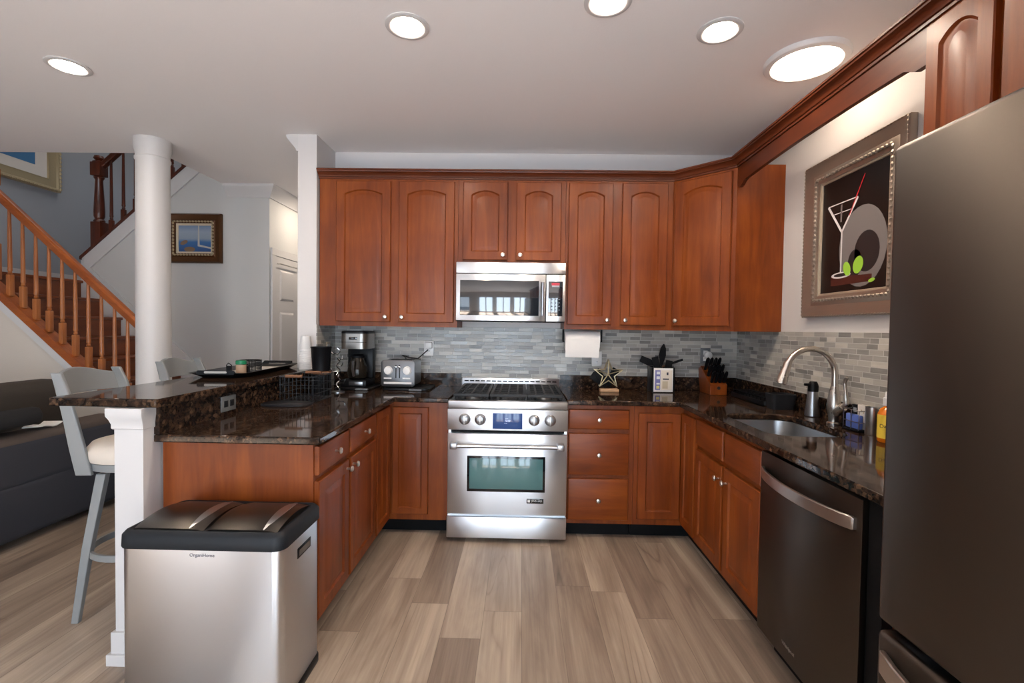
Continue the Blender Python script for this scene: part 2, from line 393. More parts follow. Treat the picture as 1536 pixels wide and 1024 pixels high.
for k, (a, c) in enumerate(ops):
    f = MB(); t = 0.05
    f.box(a, YB-0.08, WIN_Z[0], a+t, YB-0.02, WIN_Z[1]); f.box(c-t, YB-0.08, WIN_Z[0], c, YB-0.02, WIN_Z[1])
    f.box(a+t, YB-0.08, WIN_Z[0], c-t, YB-0.02, WIN_Z[0]+t); f.box(a+t, YB-0.08, WIN_Z[1]-t, c-t, YB-0.02, WIN_Z[1])
    f.box((a+c)/2-0.035, YB-0.075, WIN_Z[0]+t, (a+c)/2+0.035, YB-0.025, WIN_Z[1]-t)
    fo = struct(f.build('window_%d' % (k+1), TRIMW, smooth=0))
    p = MB(); p.box(a+t, YB-0.055, WIN_Z[0]+t, c-t, YB-0.05, WIN_Z[1]-t); p.build('pane', PANE, fo, smooth=0)

# kitchen splash tiles
TZ = 1.378
b = MB(); b.box(-1.388, -0.008, 0.9, XR-0.008, 0, TZ); struct(b.build('trim_splash_tile', TILEX, smooth=0))
b = MB(); b.box(XR-0.008, -2.62, 0.9, XR, 0, TZ-0.004); struct(b.build('trim_splash_tile.001', TILEY, smooth=0))
b = MB(); b.box(-1.388, -0.335, 0.9, -1.38, -0.008, TZ); struct(b.build('trim_splash_tile.002', TILEY, smooth=0))

# hall: picture wall with sloped knee wall top, door wall
PY = 0.9
kz = lambda x: 2.014 + 0.865*(x+4.216)
b = MB(); poly = [(-4.216, 0), (-2.389, 0), (-2.389, H), (-2.812, H), (-2.812, kz(-2.812)), (-4.216, kz(-4.216))]
b.prism(poly, lambda x, z: (x, PY, z), lambda x, z: (x, PY+0.1, z)); struct(b.build('wall_picture', GREYP, smooth=0))
b = MB(); b.box(-2.489, PY+0.1, 0, -2.389, YS, H); struct(b.build('wall_hall_door', GREYP, smooth=0))
b = MB()                                         # white skirt below the sloped cap
b.prism([(-4.216, kz(-4.216)-0.16), (-2.82, kz(-2.82)-0.16), (-2.82, kz(-2.82)), (-4.216, kz(-4.216))], lambda x, z: (x, PY-0.018, z), lambda x, z: (x, PY, z))
b.box(-4.235, PY-0.018, 1.78, -4.217, PY+0.1, kz(-4.216)); b.box(-4.216, PY-0.018, 1.78, -4.12, PY, kz(-4.216)-0.15)
struct(b.build('trim_knee_wall', TRIMW, smooth=0))
def crown_prof(): return [(0, 0), (0.012, 0), (0.02, 0.02), (0.055, 0.06), (0.075, 0.085), (0.085, 0.1), (0.085, 0.115), (0, 0.115)]
def sweep(mb, path, prof, zb):                   # profile (out, up) swept along xy path, out = right-hand side
    L = []; n = len(path)
    for i in range(n):
        p = Vector((*path[i], 0))
        d0 = (Vector((*path[i], 0))-Vector((*path[i-1], 0))).normalized() if i else None
        d1 = (Vector((*path[i+1], 0))-p).normalized() if i < n-1 else None
        n0 = Vector((d0.y, -d0.x, 0)) if d0 else None; n1 = Vector((d1.y, -d1.x, 0)) if d1 else None
        if n0 is None: m = n1
        elif n1 is None: m = n0
        else:
            m = (n0+n1).normalized(); m = m/max(0.2, m.dot(n0))
        L.append([(p.x+m.x*o, p.y+m.y*o, zb+u) for o, u in prof])
    mb.loops(L); return mb
b = MB(); sweep(b, [(-2.80, PY), (-2.389, PY), (-2.389, YS)], crown_prof(), H-0.115); struct(b.build('trim_hall_crown', TRIMW))
b = MB(); sweep(b, [(-1.522, YS), (-1.522, -0.335)], crown_prof(), H-0.115); struct(b.build('trim_stub_crown', TRIMW))
# hall door in its casing
b = MB(); b.box(-2.389, PY+0.02, 0, -2.37, PY+0.085, 2.06); b.box(-2.389, PY+0.02, 2.06, -2.37, 1.80, 2.13); b.box(-2.389, 1.74, 0, -2.37, 1.80, 2.06)
struct(b.build('trim_door_casing', TRIMW, smooth=0, bevel=0.004))
d = MB(); d.box(-2.386, PY+0.087, 0.01, -2.374, 1.738, 2.055)
for y0, y1 in ((1.07, 1.36), (1.45, 1.68)):
    for z0, z1 in ((1.62, 1.93), (0.86, 1.50), (0.2, 0.72)):
        d.loops([[(-2.374, y0, z0), (-2.374, y1, z0), (-2.374, y1, z1), (-2.374, y0, z1)],
                 [(-2.364, y0+0.02, z0+0.02), (-2.364, y1-0.02, z0+0.02), (-2.364, y1-0.02, z1-0.02), (-2.364, y0+0.02, z1-0.02)]], False, True)
do = struct(d.build('door_1', TRIMW, smooth=0))
k = MB(); k.tube([(-2.372, 1.02, 1.985), (-2.35, 1.02, 1.985), (-2.35, 1.6, 1.985), (-2.372, 1.6, 1.985)], 0.005, 8); k.build('towel_bar', NICKEL, do)

# peninsula half wall, end post and round column
b = MB(); b.box(-1.53, -1.80, 0, -1.42, -0.335, 1.030); struct(b.build('wall_peninsula', WHITEP, smooth=0))
b = MB(); b.box(-1.534, -1.852, 0, -1.418, -1.757, 0.955)
b.loops([[(x, y, z) for x, y in rrect(-1.538-o, -1.856-o, -1.414+o*0.3, -1.757, 0.002, 1)] for o, z in ((0, 0.945), (0.004, 0.95), (0.004, 0.965), (0.010, 0.985), (0.017, 1.0), (0.017, 1.031))])
b.box(-1.545, -1.863, 0, -1.416, -1.757, 0.13); b.box(-1.556, -1.874, 0, -1.414, -1.757, 0.045)
struct(b.build('trim_peninsula_post', TRIMW, smooth=30, bevel=0.003), 'white square end post under the raised granite bar')
b = MB(); cx, cy = -2.672, -0.2
b.box(cx-0.15, cy-0.15, 0, cx+0.15, cy+0.15, 0.05)
b.lathe((cx, cy, 0), [(0.14, 0.05), (0.14, 0.09), (0.115, 0.11), (0.111, 0.13), (0.109, 1.4), (0.106, 2.56), (0.112, 2.57), (0.112, 2.585), (0.106, 2.59), (0.108, 2.62), (0.113, 2.64), (0.118, 2.65), (0.118, 2.72)], 40)
struct(b.build('column', TRIMW))

# ------------------------------------------------------------------ stairs (lower flight rising to the left)
RISE, RUN = 0.178, 0.1975
xk = lambda k: -3.65 - RUN*(k-7)
sl = lambda x: 1.573 - 0.895*(x+4.068)           # lower edge of the stringer
b = MB(); poly = [(-4.88, 0), (-2.35, 0), (-2.35, max(0.02, sl(-2.35)-0.02)), (-4.25, sl(-4.25)-0.02), (-4.88, sl(-4.25)-0.02)]
b.prism(poly, lambda x, z: (x, -0.02, z), lambda x, z: (x, 0.04, z)); struct(b.build('wall_under_stairs', CREAMP, smooth=0))
b = MB(); b.prism([(-2.38, sl(-2.38)-0.075), (-4.25, sl(-4.25)-0.075), (-4.25, sl(-4.25)), (-2.38, sl(-2.38))], lambda x, z: (x, -0.04, z), lambda x, z: (x, -0.021, z))
struct(b.build('trim_stringer', TRIMW, smooth=0))
st = thing('staircase', 'orange oak staircase rising to the left behind the white round column', 'stairs', (xk(1), 0.04, 0))
b = MB(); b.prism([(-2.40, sl(-2.40)), (-4.25, sl(-4.25)), (-4.25, sl(-4.25)+0.075), (-2.40, sl(-2.40)+0.075)], lambda x, z: (x, -0.045, z), lambda x, z: (x, 0.05, z)); b.build('stringer', OAK, st, smooth=0)
for k in range(1, 11):
    b = MB(); b.box(xk(k)-0.018, 0.05, RISE*(k-1), xk(k), PY-0.02, RISE*k-0.027); b.build('riser', TREAD, st, smooth=0)
    if k < 10:
        b = MB(); b.box(xk(k+1), 0.05, RISE*k-0.027, xk(k)+0.022, PY-0.02, RISE*k, 0.006); b.build('tread', TREAD, st)
b = MB(); b.box(XL+0.01, 0.05, RISE*10-0.027, xk(10)+0.022, YS-0.01, RISE*10, 0.005); b.build('landing', TREAD, st)
b = MB(); b.prism([(xk(1)+0.05, 0.05), (xk(1)+0.05, 0.38), (xk(10), RISE*10+0.2), (xk(10), RISE*10-0.2)], lambda x, z: (x, PY-0.02, z), lambda x, z: (x, PY-0.002, z)); b.build('wall_skirt', TRIMW, st, smooth=0)
hz = lambda x: 2.404 - 0.903*(x+4.057)           # top of the handrail
b = MB(); L = []
for x in (-4.10, -2.80):
    L.append([(x, y, hz(x)+dz) for y, dz in ((-0.022, -0.085), (0.022, -0.085), (0.03, -0.06), (0.032, -0.025), (0.02, -0.005), (0, 0), (-0.02, -0.005), (-0.032, -0.025), (-0.03, -0.06))])
b.loops(L); b.build('handrail', OAK, st)
def baluster(x, y, z0, z1, m, parent, sq=0.018):
    q = MB(); h = 0.17
    q.box(x-sq, y-sq, z0, x+sq, y+sq, z0+h, 0.004)
    q.lathe((x, y, z0+h), [(0.010, 0), (0.016, 0.01), (0.011, 0.022), (0.0165, 0.036), (0.015, 0.05), (0.0135, 0.3), (0.0105, z1-z0-h)], 12)
    return q.build('baluster', m, parent)
for i in range(11):
    x = -3.984 + i*0.105
    baluster(x, 0.0, sl(x)+0.072, hz(x)-0.08, OAKV, st)
def newel(x, y, z0, z1, m, parent, s=0.042):
    q = MB(); h = z1-z0
    q.box(x-s, y-s, z0, x+s, y+s, z0+0.30*h, 0.005)
    q.lathe((x, y, z0), [(s*0.9, 0.30*h), (s*0.98, 0.315*h), (s*0.7, 0.335*h), (s*0.9, 0.36*h), (s*0.93, 0.42*h), (s*0.62, 0.74*h), (s*0.9, 0.765*h), (s*0.8, 0.78*h)], 20)
    q.box(x-s, y-s, z0+0.78*h, x+s, y+s, z0+0.92*h, 0.005)
    q.lathe((x, y, z0), [(s*1.05, 0.92*h), (s*1.05, 0.93*h), (s*0.5, 0.94*h), (s*0.9, 0.965*h), (s*0.75, 0.99*h), (s*0.2, h)], 20)
    return q.build('newel_post', m, parent)
newel(-4.135, 0.0, sl(-4.135)+0.07, 2.66, OAKV, st); newel(-2.80, 0.0, 0.0, 1.38, OAKV, st)

up_ = thing('stair_railing', 'dark mahogany stair railing on the sloped wall above the landing', 'railing', (-4.117, PY+0.05, kz(-4.117)))
b = MB(); b.prism([(-4.25, kz(-4.25)), (-2.83, kz(-2.83)), (-2.83, kz(-2.83)+0.03), (-4.25, kz(-4.25)+0.03)], lambda x, z: (x, PY-0.03, z), lambda x, z: (x, PY+0.13, z)); b.build('cap', MAHOG, up_, smooth=0)
newel(-4.117, PY+0.05, kz(-4.117)-0.02, 3.02, MAHOG, up_, 0.05)
rz = lambda x: 2.92 + 0.865*(x+4.117)
b = MB(); b.prism([(-4.09, -0.07), (-2.83, -0.07), (-2.83, 0), (-4.09, 0)], lambda x, z: (x, PY+0.022, rz(x)+z), lambda x, z: (x, PY+0.078, rz(x)+z)); b.build('handrail', MAHOG, up_, smooth=0, bevel=0.012)
for i in range(9):
    x = -3.995 + i*0.122
    baluster(x, PY+0.05, kz(x)+0.01, rz(x)-0.05, MAHOG, up_, 0.018)
b = MB(); b.box(XL, 0.06, 1.781, XL+0.015, YS, 1.89); b.box(XL+0.015, YS-0.015, 1.781, -4.25, YS, 1.89); struct(b.build('baseboard_landing', TRIMW, smooth=0))

# ------------------------------------------------------------------ framed pictures
def rect_loops(mb, u0, v0, u1, v1, prof, f):     # prof: (inset, depth); f(u, v, d) -> point
    mb.loops([[f(u0+i, v0+i, d), f(u1-i, v0+i, d), f(u1-i, v1-i, d), f(u0+i, v1-i, d)] for i, d in prof], True, False)
def beads(mb, u0, v0, u1, v1, d, step, r, f):
    for (a0, b0, a1, b1) in ((u0, v0, u1, v0), (u1, v0, u1, v1), (u1, v1, u0, v1), (u0, v1, u0, v0)):
        n = max(2, int(math.hypot(a1-a0, b1-b0)/step))
        for i in range(n):
            t0, t1 = (i+0.12)/n, (i+0.88)/n
            p = f(a0+(a1-a0)*t0, b0+(b1-b0)*t0, d); q = f(a0+(a1-a0)*t1, b0+(b1-b0)*t1, d)
            m_ = (Vector(p)+Vector(q))/2
            mb.tube([p, m_, q], [r*0.55, r, r*0.55], 6)
def poly_face(mb, pts, f, d, mi):
    mb.mi = mi; mb.F([mb.V(f(u, v, d)) for u, v in pts]); mb.mi = 0
ell = lambda cx, cy, a, b, n=28, t=0.0: [(cx+a*cos(2*pi*i/n)*cos(t)-b*sin(2*pi*i/n)*sin(t), cy+a*cos(2*pi*i/n)*sin(t)+b*sin(2*pi*i/n)*cos(t)) for i in range(n)]
# big picture on the right wall: u runs toward the camera (-y), depth toward -x
f = lambda u, v, d: (XR-0.002-d, -u, v)
U0, U1, V0, V1 = 0.885, 1.625, 1.456, 2.312
pic = thing('framed_picture', 'large dark still life with a stemmed glass in a wide silver frame on right wall', 'picture', (XR, -1.25, V0))
b = MB(); rect_loops(b, U0, V0, U1, V1, [(0, 0), (0, 0.03), (0.006, 0.038), (0.03, 0.034), (0.065, 0.022), (0.085, 0.03), (0.092, 0.03), (0.10, 0.022), (0.118, 0.02), (0.118, 0.008)], f)
beads(b, U0+0.006, V0+0.006, U1-0.006, V1-0.006, 0.036, 0.020, 0.006, f); beads(b, U0+0.092, V0+0.092, U1-0.092, V1-0.092, 0.028, 0.026, 0.010, f)
b.build('frame', SILVERF, pic)
I0, I1, J0, J1 = U0+0.116, U1-0.116, V0+0.116, V1-0.116
b = MB(); rect_loops(b, I0, J0, I1, J1, [(0, 0.006), (0, 0.014), (0.012, 0.014), (0.014, 0.008)], f); b.build('liner', mat('pale_gold_liner', sRGB(196, 184, 164), 0.35, 0.5), pic)
pm = [mat('painting_black', sRGB(16, 14, 14), 0.3), mat('painting_grey', sRGB(112, 108, 108), 0.4), mat('painting_pale', sRGB(206, 204, 206), 0.4), mat('painting_green', sRGB(146, 196, 66), 0.4),
      mat('painting_red', sRGB(190, 40, 50), 0.4), mat('painting_maroon', sRGB(74, 34, 28), 0.4), mat('painting_dark', sRGB(36, 32, 34), 0.4)]
b = MB(); poly_face(b, [(I0, J0), (I1, J0), (I1, J1), (I0, J1)], f, 0.008, 0)
poly_face(b, ell(1.325, 1.80, 0.165, 0.20), f, 0.0084, 1)
poly_face(b, ell(1.36, 1.77, 0.085, 0.10), f, 0.0086, 6); poly_face(b, ell(1.28, 1.72, 0.05, 0.07), f, 0.0086, 6)
poly_face(b, [(1.10, 1.62), (1.40, 1.62), (1.40, 1.655), (1.10, 1.67)], f, 0.0087, 5)
def stroke(p, q, w, mi, d=0.009):
    px, py = q[0]-p[0], q[1]-p[1]; l = math.hypot(px, py); nx, ny = -py/l*w/2, px/l*w/2
    poly_face(b, [(p[0]+nx, p[1]+ny), (q[0]+nx, q[1]+ny), (q[0]-nx, q[1]-ny), (p[0]-nx, p[1]-ny)], f, d, mi)
stroke((1.065, 2.05), (1.175, 1.90), 0.014, 2); stroke((1.29, 2.05), (1.18, 1.90), 0.012, 2); stroke((1.178, 1.905), (1.178, 1.68), 0.011, 2)
stroke((1.065, 2.05), (1.29, 2.05), 0.005, 2); stroke((1.10, 2.0), (1.26, 2.0), 0.004, 2); stroke((1.17, 1.95), (1.17, 2.04), 0.012, 1, 0.0092); stroke((1.23, 1.97), (1.335, 2.15), 0.006, 4, 0.0093)
poly_face(b, ell(1.18, 1.672, 0.075, 0.016), f, 0.0089, 2); poly_face(b, ell(1.18, 1.673, 0.055, 0.009), f, 0.0091, 6)
poly_face(b, ell(1.225, 1.70, 0.026, 0.038, 20, 0.4), f, 0.0094, 3); poly_face(b, ell(1.305, 1.71, 0.034, 0.044, 20, -0.4), f, 0.0094, 3)
poly_face(b, ell(1.40, 1.625, 0.022, 0.009, 12, 0.2), f, 0.0094, 3)
b.build('canvas', pm, pic, smooth=0)
# hall picture on the grey wall
f = lambda u, v, d: (u, PY-0.002-d, v)
U0, U1, V0, V1 = -3.39, -2.845, 1.963, 2.44
pic = thing('framed_picture', 'small blue seascape in a carved bronze frame beside the white column', 'picture', (-3.1, PY, V0))
b = MB(); rect_loops(b, U0, V0, U1, V1, [(0, 0), (0, 0.03), (0.012, 0.045), (0.02, 0.04), (0.06, 0.026), (0.075, 0.036), (0.092, 0.03), (0.092, 0.01)], f)
b.build('frame', BRONZE, pic)
b = MB(); beads(b, U0+0.077, V0+0.077, U1-0.077, V1-0.077, 0.036, 0.03, 0.010, f); b.build('beading', GOLD, pic)
b = MB(); rect_loops(b, U0+0.09, V0+0.09, U1-0.09, V1-0.09, [(0, 0.005), (0, 0.016), (0.02, 0.014), (0.022, 0.008)], f); b.build('liner', mat('ivory_liner', sRGB(210, 196, 172), 0.5), pic)
def sea():
    g = NT('painting_sea'); z = g.xyz(g.coord())[2]
    n = g.noise(g.mapping(g.coord(), (6, 6, 30)), 1.0, 3)
    t = g.math('ADD', z, g.math('MULTIPLY', n, 0.02))
    col = g.ramp(g.math('MULTIPLY', t, 2.1), [(0.22, sRGB(40, 70, 120)), (0.45, sRGB(52, 104, 160)), (0.52, sRGB(140, 156, 172)), (0.66, sRGB(150, 164, 182)), (0.9, sRGB(44, 98, 150))])
    return g.out(col, 0.4)
a0, a1, c0, c1 = U0+0.11, U1-0.11, V0+0.11, V1-0.11
b = MB(); poly_face(b, [(a0, c0), (a1, c0), (a1, c1), (a0, c1)], f, 0.008, 0)
poly_face(b, ell(a0+0.055, c0+0.09, 0.04, 0.02, 14, 0.4), f, 0.0084, 1); poly_face(b, ell(a0+0.11, c0+0.025, 0.055, 0.025, 14), f, 0.0084, 1)
poly_face(b, [(a0+0.19, c0+0.06), (a0+0.21, c0+0.06), (a0+0.205, c1), (a0+0.195, c1)], f, 0.0085, 2)
poly_face(b, [(a0+0.19, c0+0.075), (a1, c0+0.045), (a1, c0+0.03), (a0+0.19, c0+0.055)], f, 0.0086, 2)
b.build('canvas', [sea(), mat('painting_rock', sRGB(124, 98, 76), 0.5), mat('painting_stone', sRGB(186, 184, 176), 0.5)], pic, smooth=0)
# picture high on the stairwell's left wall
f = lambda u, v, d: (XL+0.002+d, u, v)
U0, U1, V0, V1 = 0.30, 1.31, 2.745, 3.60
pic = thing('framed_picture', 'large picture in antique gold frame with white mat, high above the stairs', 'picture', (XL, 0.86, V0))
b = MB(); rect_loops(b, U0, V0, U1, V1, [(0, 0), (0, 0.04), (0.01, 0.05), (0.03, 0.045), (0.04, 0.03), (0.10, 0.022), (0.115, 0.03), (0.12, 0.01)], f)
beads(b, U0+0.012, V0+0.012, U1-0.012, V1-0.012, 0.05, 0.04, 0.012, f); b.build('frame', GOLD, pic)
b = MB(); poly_face(b, [(U0+0.11, V0+0.11), (U1-0.11, V0+0.11), (U1-0.11, V1-0.11), (U0+0.11, V1-0.11)], f, 0.012, 0); b.build('mat_board', mat('white_mat', sRGB(206, 200, 194), 0.8), pic, smooth=0)
b = MB(); poly_face(b, [(U0+0.24, V0+0.22), (U1-0.24, V0+0.22), (U1-0.24, V1-0.22), (U0+0.24, V1-0.22)], f, 0.013, 0)
poly_face(b, ell(0.72, V0+0.35, 0.16, 0.12), f, 0.0134, 1); b.build('print', [mat('print_blue', sRGB(62, 110, 152), 0.5), mat('print_red', sRGB(190, 58, 50), 0.5)], pic, smooth=0)

# ------------------------------------------------------------------ cabinet pieces
KNOBP = [(0.006, 0), (0.005, 0.012), (0.007, 0.016), (0.0145, 0.02), (0.0155, 0.025), (0.012, 0.030), (0.004, 0.032)]
def knob(P, N, parent):
    N = Vector(N).normalized(); q = MB(); q.M = Matrix.Translation(Vector(P)) @ N.to_track_quat('Z', 'Y').to_matrix().to_4x4()
    q.lathe((0, 0, 0), KNOBP, 18); return q.build('knob', NICKEL, parent)
def raised_door(O, X, N, w, h, arch, parent, kn=None, m=None, stile=0.058, name='door', label=None):
    """raised panel door: O = lower left corner on the cabinet face, X across, N outward; arch = rise of the panel's arched head"""
    T = 0.021; n = 14; q = MB(frame_M(O, X, N))
    def loop(ins, y, rise, sh=0.0):
        x0, x1, z0, z1 = ins, w-ins, ins, h-ins
        P = [(x0, y, z0), (x1, y, z0)]
        for i in range(n+1):
            t = i/n; x = x1+(x0-x1)*t; e = 0.0
            if rise: e = -rise*(2*t-1)**2
            P.append((x, y, z1+e))
        return P
    L = [loop(0, 0, 0), loop(0, T-0.004, 0), loop(0.004, T, 0), loop(stile, T, arch), loop(stile+0.007, T-0.009, arch), loop(stile+0.012, T-0.009, arch), loop(stile+0.034, T-0.002, arch), loop(stile+0.038, T-0.0015, arch)]
    q.loops(L); d = q.build(name, m or WOODV, parent, smooth=25)
    if label: d['label'] = label
    if kn: knob(Vector(O)+Vector(X).normalized()*kn[0]+Vector(N).normalized()*T+Vector((0, 0, kn[1])), N, d)
    return d
def drawer(O, X, N, w, h, parent, kn=True, name='drawer'):
    q = MB(frame_M(O, X, N)); T = 0.021
    q.loops([[(i, y, i), (w-i, y, i), (w-i, y, h-i), (i, y, h-i)] for i, y in ((0, 0), (0, T-0.007), (0.003, T-0.002), (0.008, T))])
    d = q.build(name, WOODH, parent, smooth=25)
    if kn: knob(Vector(O)+Vector(X).normalized()*w/2+Vector(N).normalized()*T+Vector((0, 0, h/2)), N, d)
    return d
FX, BX = (1, 0, 0), (0, -1, 0)                    # back run: across +x, outward -y

# upper cabinets on the back wall
UZ0, UZ1, UY = 1.372, 2.44, -0.305
def upper(label, x0, x1, z0, doors, ymat=WOODV):
    t = thing('wall_cabinet', label, 'cabinet', ((x0+x1)/2, -0.15, z0))
    q = MB(); q.box(x0, UY, z0, x1, -0.001, UZ1); q.build('body', ymat, t, smooth=0)
    for a, c, d0, kx in doors: raised_door((a, UY, d0), FX, BX, c-a, 2.402-d0, 0.030, t, (kx if kx > 0 else (c-a)+kx, 0.035), stile=0.06)
    return t
upper('tall cherry wall cabinet with two arched doors above the coffee maker and toaster', -1.378, -0.383, UZ0, [(-1.253, -0.862, 1.405, -0.03), (-0.804, -0.408, 1.405, 0.03)])
upper('short two-door cherry wall cabinet above the microwave', -0.381, 0.381, 1.832, [(-0.348, -0.030, 1.853, -0.03), (0.032, 0.348, 1.853, 0.03)])
upper('tall cherry wall cabinet with two arched doors above the paper towel roll', 0.383, 1.14, UZ0, [(0.402, 0.712, 1.405, -0.03), (0.778, 1.097, 1.405, 0.03)])
t = thing('wall_cabinet', 'angled cherry corner wall cabinet with a single arched door and plain side', 'cabinet', (1.55, -0.3, UZ0))
q = MB(); q.prism([(1.142, -0.001), (1.751, -0.001), (1.751, -0.61), (1.447, -0.61), (1.142, -0.305)], lambda x, y: (x, y, UZ0), lambda x, y: (x, y, UZ1)); q.build('body', WOODV, t, smooth=0)
X45, N45 = Vector((1, -1, 0)).normalized(), Vector((-1, -1, 0)).normalized()
raised_door(Vector((1.142, -0.305, 1.405))+X45*0.02, X45, N45, 0.385, 0.997, 0.032, t, (0.03, 0.035), stile=0.06)
# narrow wall cabinet before the fridge, and the deep one over it
LX, LN = (0, -1, 0), (-1, 0, 0)                  # right run: across runs toward the camera
t = thing('wall_cabinet', 'narrow cherry wall cabinet between the arched valance and the fridge', 'cabinet', (1.6, -2.3, 1.50))
q = MB(); q.box(1.447, -2.598, 1.50, 1.751, -2.03, UZ1); q.build('body', WOODV, t, smooth=0)
raised_door((1.447, -2.045, 1.53), LX, LN, 0.235, 0.872, 0.035, t, stile=0.05); raised_door((1.447, -2.33, 1.53), LX, LN, 0.235, 0.872, 0.035, t, (0.205, 0.035), stile=0.05)
t = thing('wall_cabinet', 'deep cherry cabinet right above the black fridge', 'cabinet', (1.4, -3.1, 1.80))
q = MB(); q.box(1.142, -3.56, 1.80, 1.751, -2.60, UZ1); q.build('body', WOODV, t, smooth=0)
raised_door((1.142, -2.63, 1.82), LX, LN, 0.44, 0.58, 0.035, t, (0.41, 0.035)); raised_door((1.142, -3.09, 1.82), LX, LN, 0.44, 0.58, 0.035, t, (0.03, 0.035))
# crown along all the wall cabinets, arched valance over the sink
CP = [(-0.03, -0.008), (0.008, -0.008), (0.008, 0.004), (0.014, 0.006), (0.017, 0.014), (0.034, 0.030), (0.044, 0.033), (0.046, 0.040), (0.052, 0.042), (0.052, 0.052), (-0.03, 0.052)]
q = MB(); sweep(q, [(-1.382, -0.306), (1.1425, -0.306), (1.4475, -0.611), (1.4475, -2.595), (1.141, -2.595), (1.141, -3.56)], CP, UZ1-0.012)
tag(q.build('crown_molding', WOODD), 'shade-darkened cherry crown molding running along the tops of the wall cabinets', 'molding')
q = MB(); vy0, vy1 = -0.612, -2.028; top = UZ1-0.022; P = [(vy0, top), (vy0, 2.300)]
P += [(vy0-0.02, 2.288), (vy0-0.05, 2.292), (vy0-0.085, 2.312), (vy0-0.12, 2.318)]
for i in range(15):
    s_ = i/14; P.append((vy0-0.14+(vy1-vy0+0.28)*s_, 2.318+0.012*(1-(2*s_-1)**2)))
P += [(vy1+0.10, 2.316), (vy1+0.07, 2.300), (vy1+0.05, 2.290), (vy1, 2.290), (vy1, top)]
q.prism(P, lambda y, z: (1.447, y, z), lambda y, z: (1.469, y, z))
tag(q.build('valance', WOODD, smooth=0), 'arched shade-darkened cherry valance board spanning between cabinets above the sink', 'valance')

# ------------------------------------------------------------------ base cabinets
FZ = 0.882                                        # underside of the counter
def toe(q, *a): q.box(*a)
# left: cabinet end run facing +x
EX, EN = (0, 1, 0), (1, 0, 0); LXF = -0.778      # face x of the peninsula cabinets; across runs away from the camera
def pen(label, y0, y1, kx):
    t = thing('base_cabinet', label, 'cabinet', (-1.1, (y0+y1)/2, 0))
    q = MB(); q.box(-1.41, y0, 0.10, LXF, y1, FZ); q.build('body', WOODV, t, smooth=0)
    q = MB(); q.box(-1.41, y0, 0, LXF-0.07, y1, 0.0995); q.build('toe_kick', BLACKM, t, smooth=0)
    drawer((LXF, y0+0.012, 0.742), EX, EN, y1-y0-0.024, 0.122, t)
    w_ = y1-y0-0.024
    raised_door((LXF, y0+0.012, 0.128), EX, EN, w_, 0.588, 0, t, (kx if kx > 0 else w_+kx, 0.55), stile=0.055)
    return t
pen('cherry base cabinet at the peninsula end, beside the steel trash can', -1.757, -1.387, -0.03)
pen('second cherry base cabinet along the peninsula, below the drying basket', -1.385, -0.95, 0.03)
t = thing('base_cabinet', 'corner cherry base cabinet left of the range, door set in a recess', 'cabinet', (-1.0, -0.4, 0))
q = MB(); q.prism([(-1.381, -0.002), (-0.383, -0.002), (-0.383, -0.61), (LXF, -0.61), (LXF, -0.948), (-1.381, -0.948)], lambda x, y: (x, y, 0.10), lambda x, y: (x, y, FZ)); q.build('body', WOODV, t, smooth=0)
q = MB(); q.prism([(-1.38, -0.01), (-0.385, -0.01), (-0.385, -0.54), (LXF-0.07, -0.54), (LXF-0.07, -0.948), (-1.38, -0.948)], lambda x, y: (x, y, 0), lambda x, y: (x, y, 0.0995)); q.build('toe_kick', BLACKM, t, smooth=0)
raised_door((LXF, -0.935, 0.128), EX, EN, 0.27, 0.735, 0, t, stile=0.05)
raised_door((-0.755, -0.61, 0.142), FX, BX, 0.235, 0.705, 0, t, stile=0.04)
# right of the range
t = thing('base_cabinet', 'three-drawer cherry base cabinet right of the range', 'cabinet', (0.6, -0.3, 0))
q = MB(); q.box(0.383, -0.61, 0.10, 0.82, -0.002, FZ); q.build('body', WOODV, t, smooth=0)
q = MB(); q.box(0.385, -0.54, 0, 0.818, -0.01, 0.0995); q.build('toe_kick', BLACKM, t, smooth=0)
for z0, z1 in ((0.724, 0.852), (0.424, 0.696), (0.128, 0.400)): drawer((0.396, -0.61, z0), FX, BX, 0.392, z1-z0, t)
RXF = 1.142
t = thing('base_cabinet', 'inside-corner cherry base cabinet with folding two-leaf door under the utensil crock', 'cabinet', (1.3, -0.4, 0))
q = MB(); q.prism([(0.822, -0.002), (1.751, -0.002), (1.751, -0.868), (RXF, -0.868), (RXF, -0.61), (0.822, -0.61)], lambda x, y: (x, y, 0.10), lambda x, y: (x, y, FZ)); q.build('body', WOODV, t, smooth=0)
q = MB(); q.prism([(0.824, -0.01), (1.74, -0.01), (1.74, -0.868), (RXF+0.07, -0.868), (RXF+0.07, -0.54), (0.824, -0.54)], lambda x, y: (x, y, 0), lambda x, y: (x, y, 0.0995)); q.build('toe_kick', BLACKM, t, smooth=0)
raised_door((0.848, -0.61, 0.142), FX, BX, 0.272, 0.69, 0, t, stile=0.052)
raised_door((RXF, -0.632, 0.128), LX, LN, 0.224, 0.712, 0, t, stile=0.052)
t = thing('base_cabinet', 'two-door cherry sink cabinet with two false drawer fronts', 'cabinet', (1.45, -1.26, 0))
q = MB()
q.box(RXF, -1.657, 0.10, RXF+0.02, -0.87, FZ); q.box(RXF+0.02, -1.657, 0.10, 1.751, -1.64, FZ); q.box(RXF+0.02, -0.885, 0.10, 1.751, -0.87, FZ); q.box(RXF+0.02, -1.64, 0.10, 1.751, -0.885, 0.12)
q.build('body', WOODV, t, smooth=0)
q = MB(); q.box(RXF+0.07, -1.657, 0, 1.74, -0.87, 0.0995); q.build('toe_kick', BLACKM, t, smooth=0)
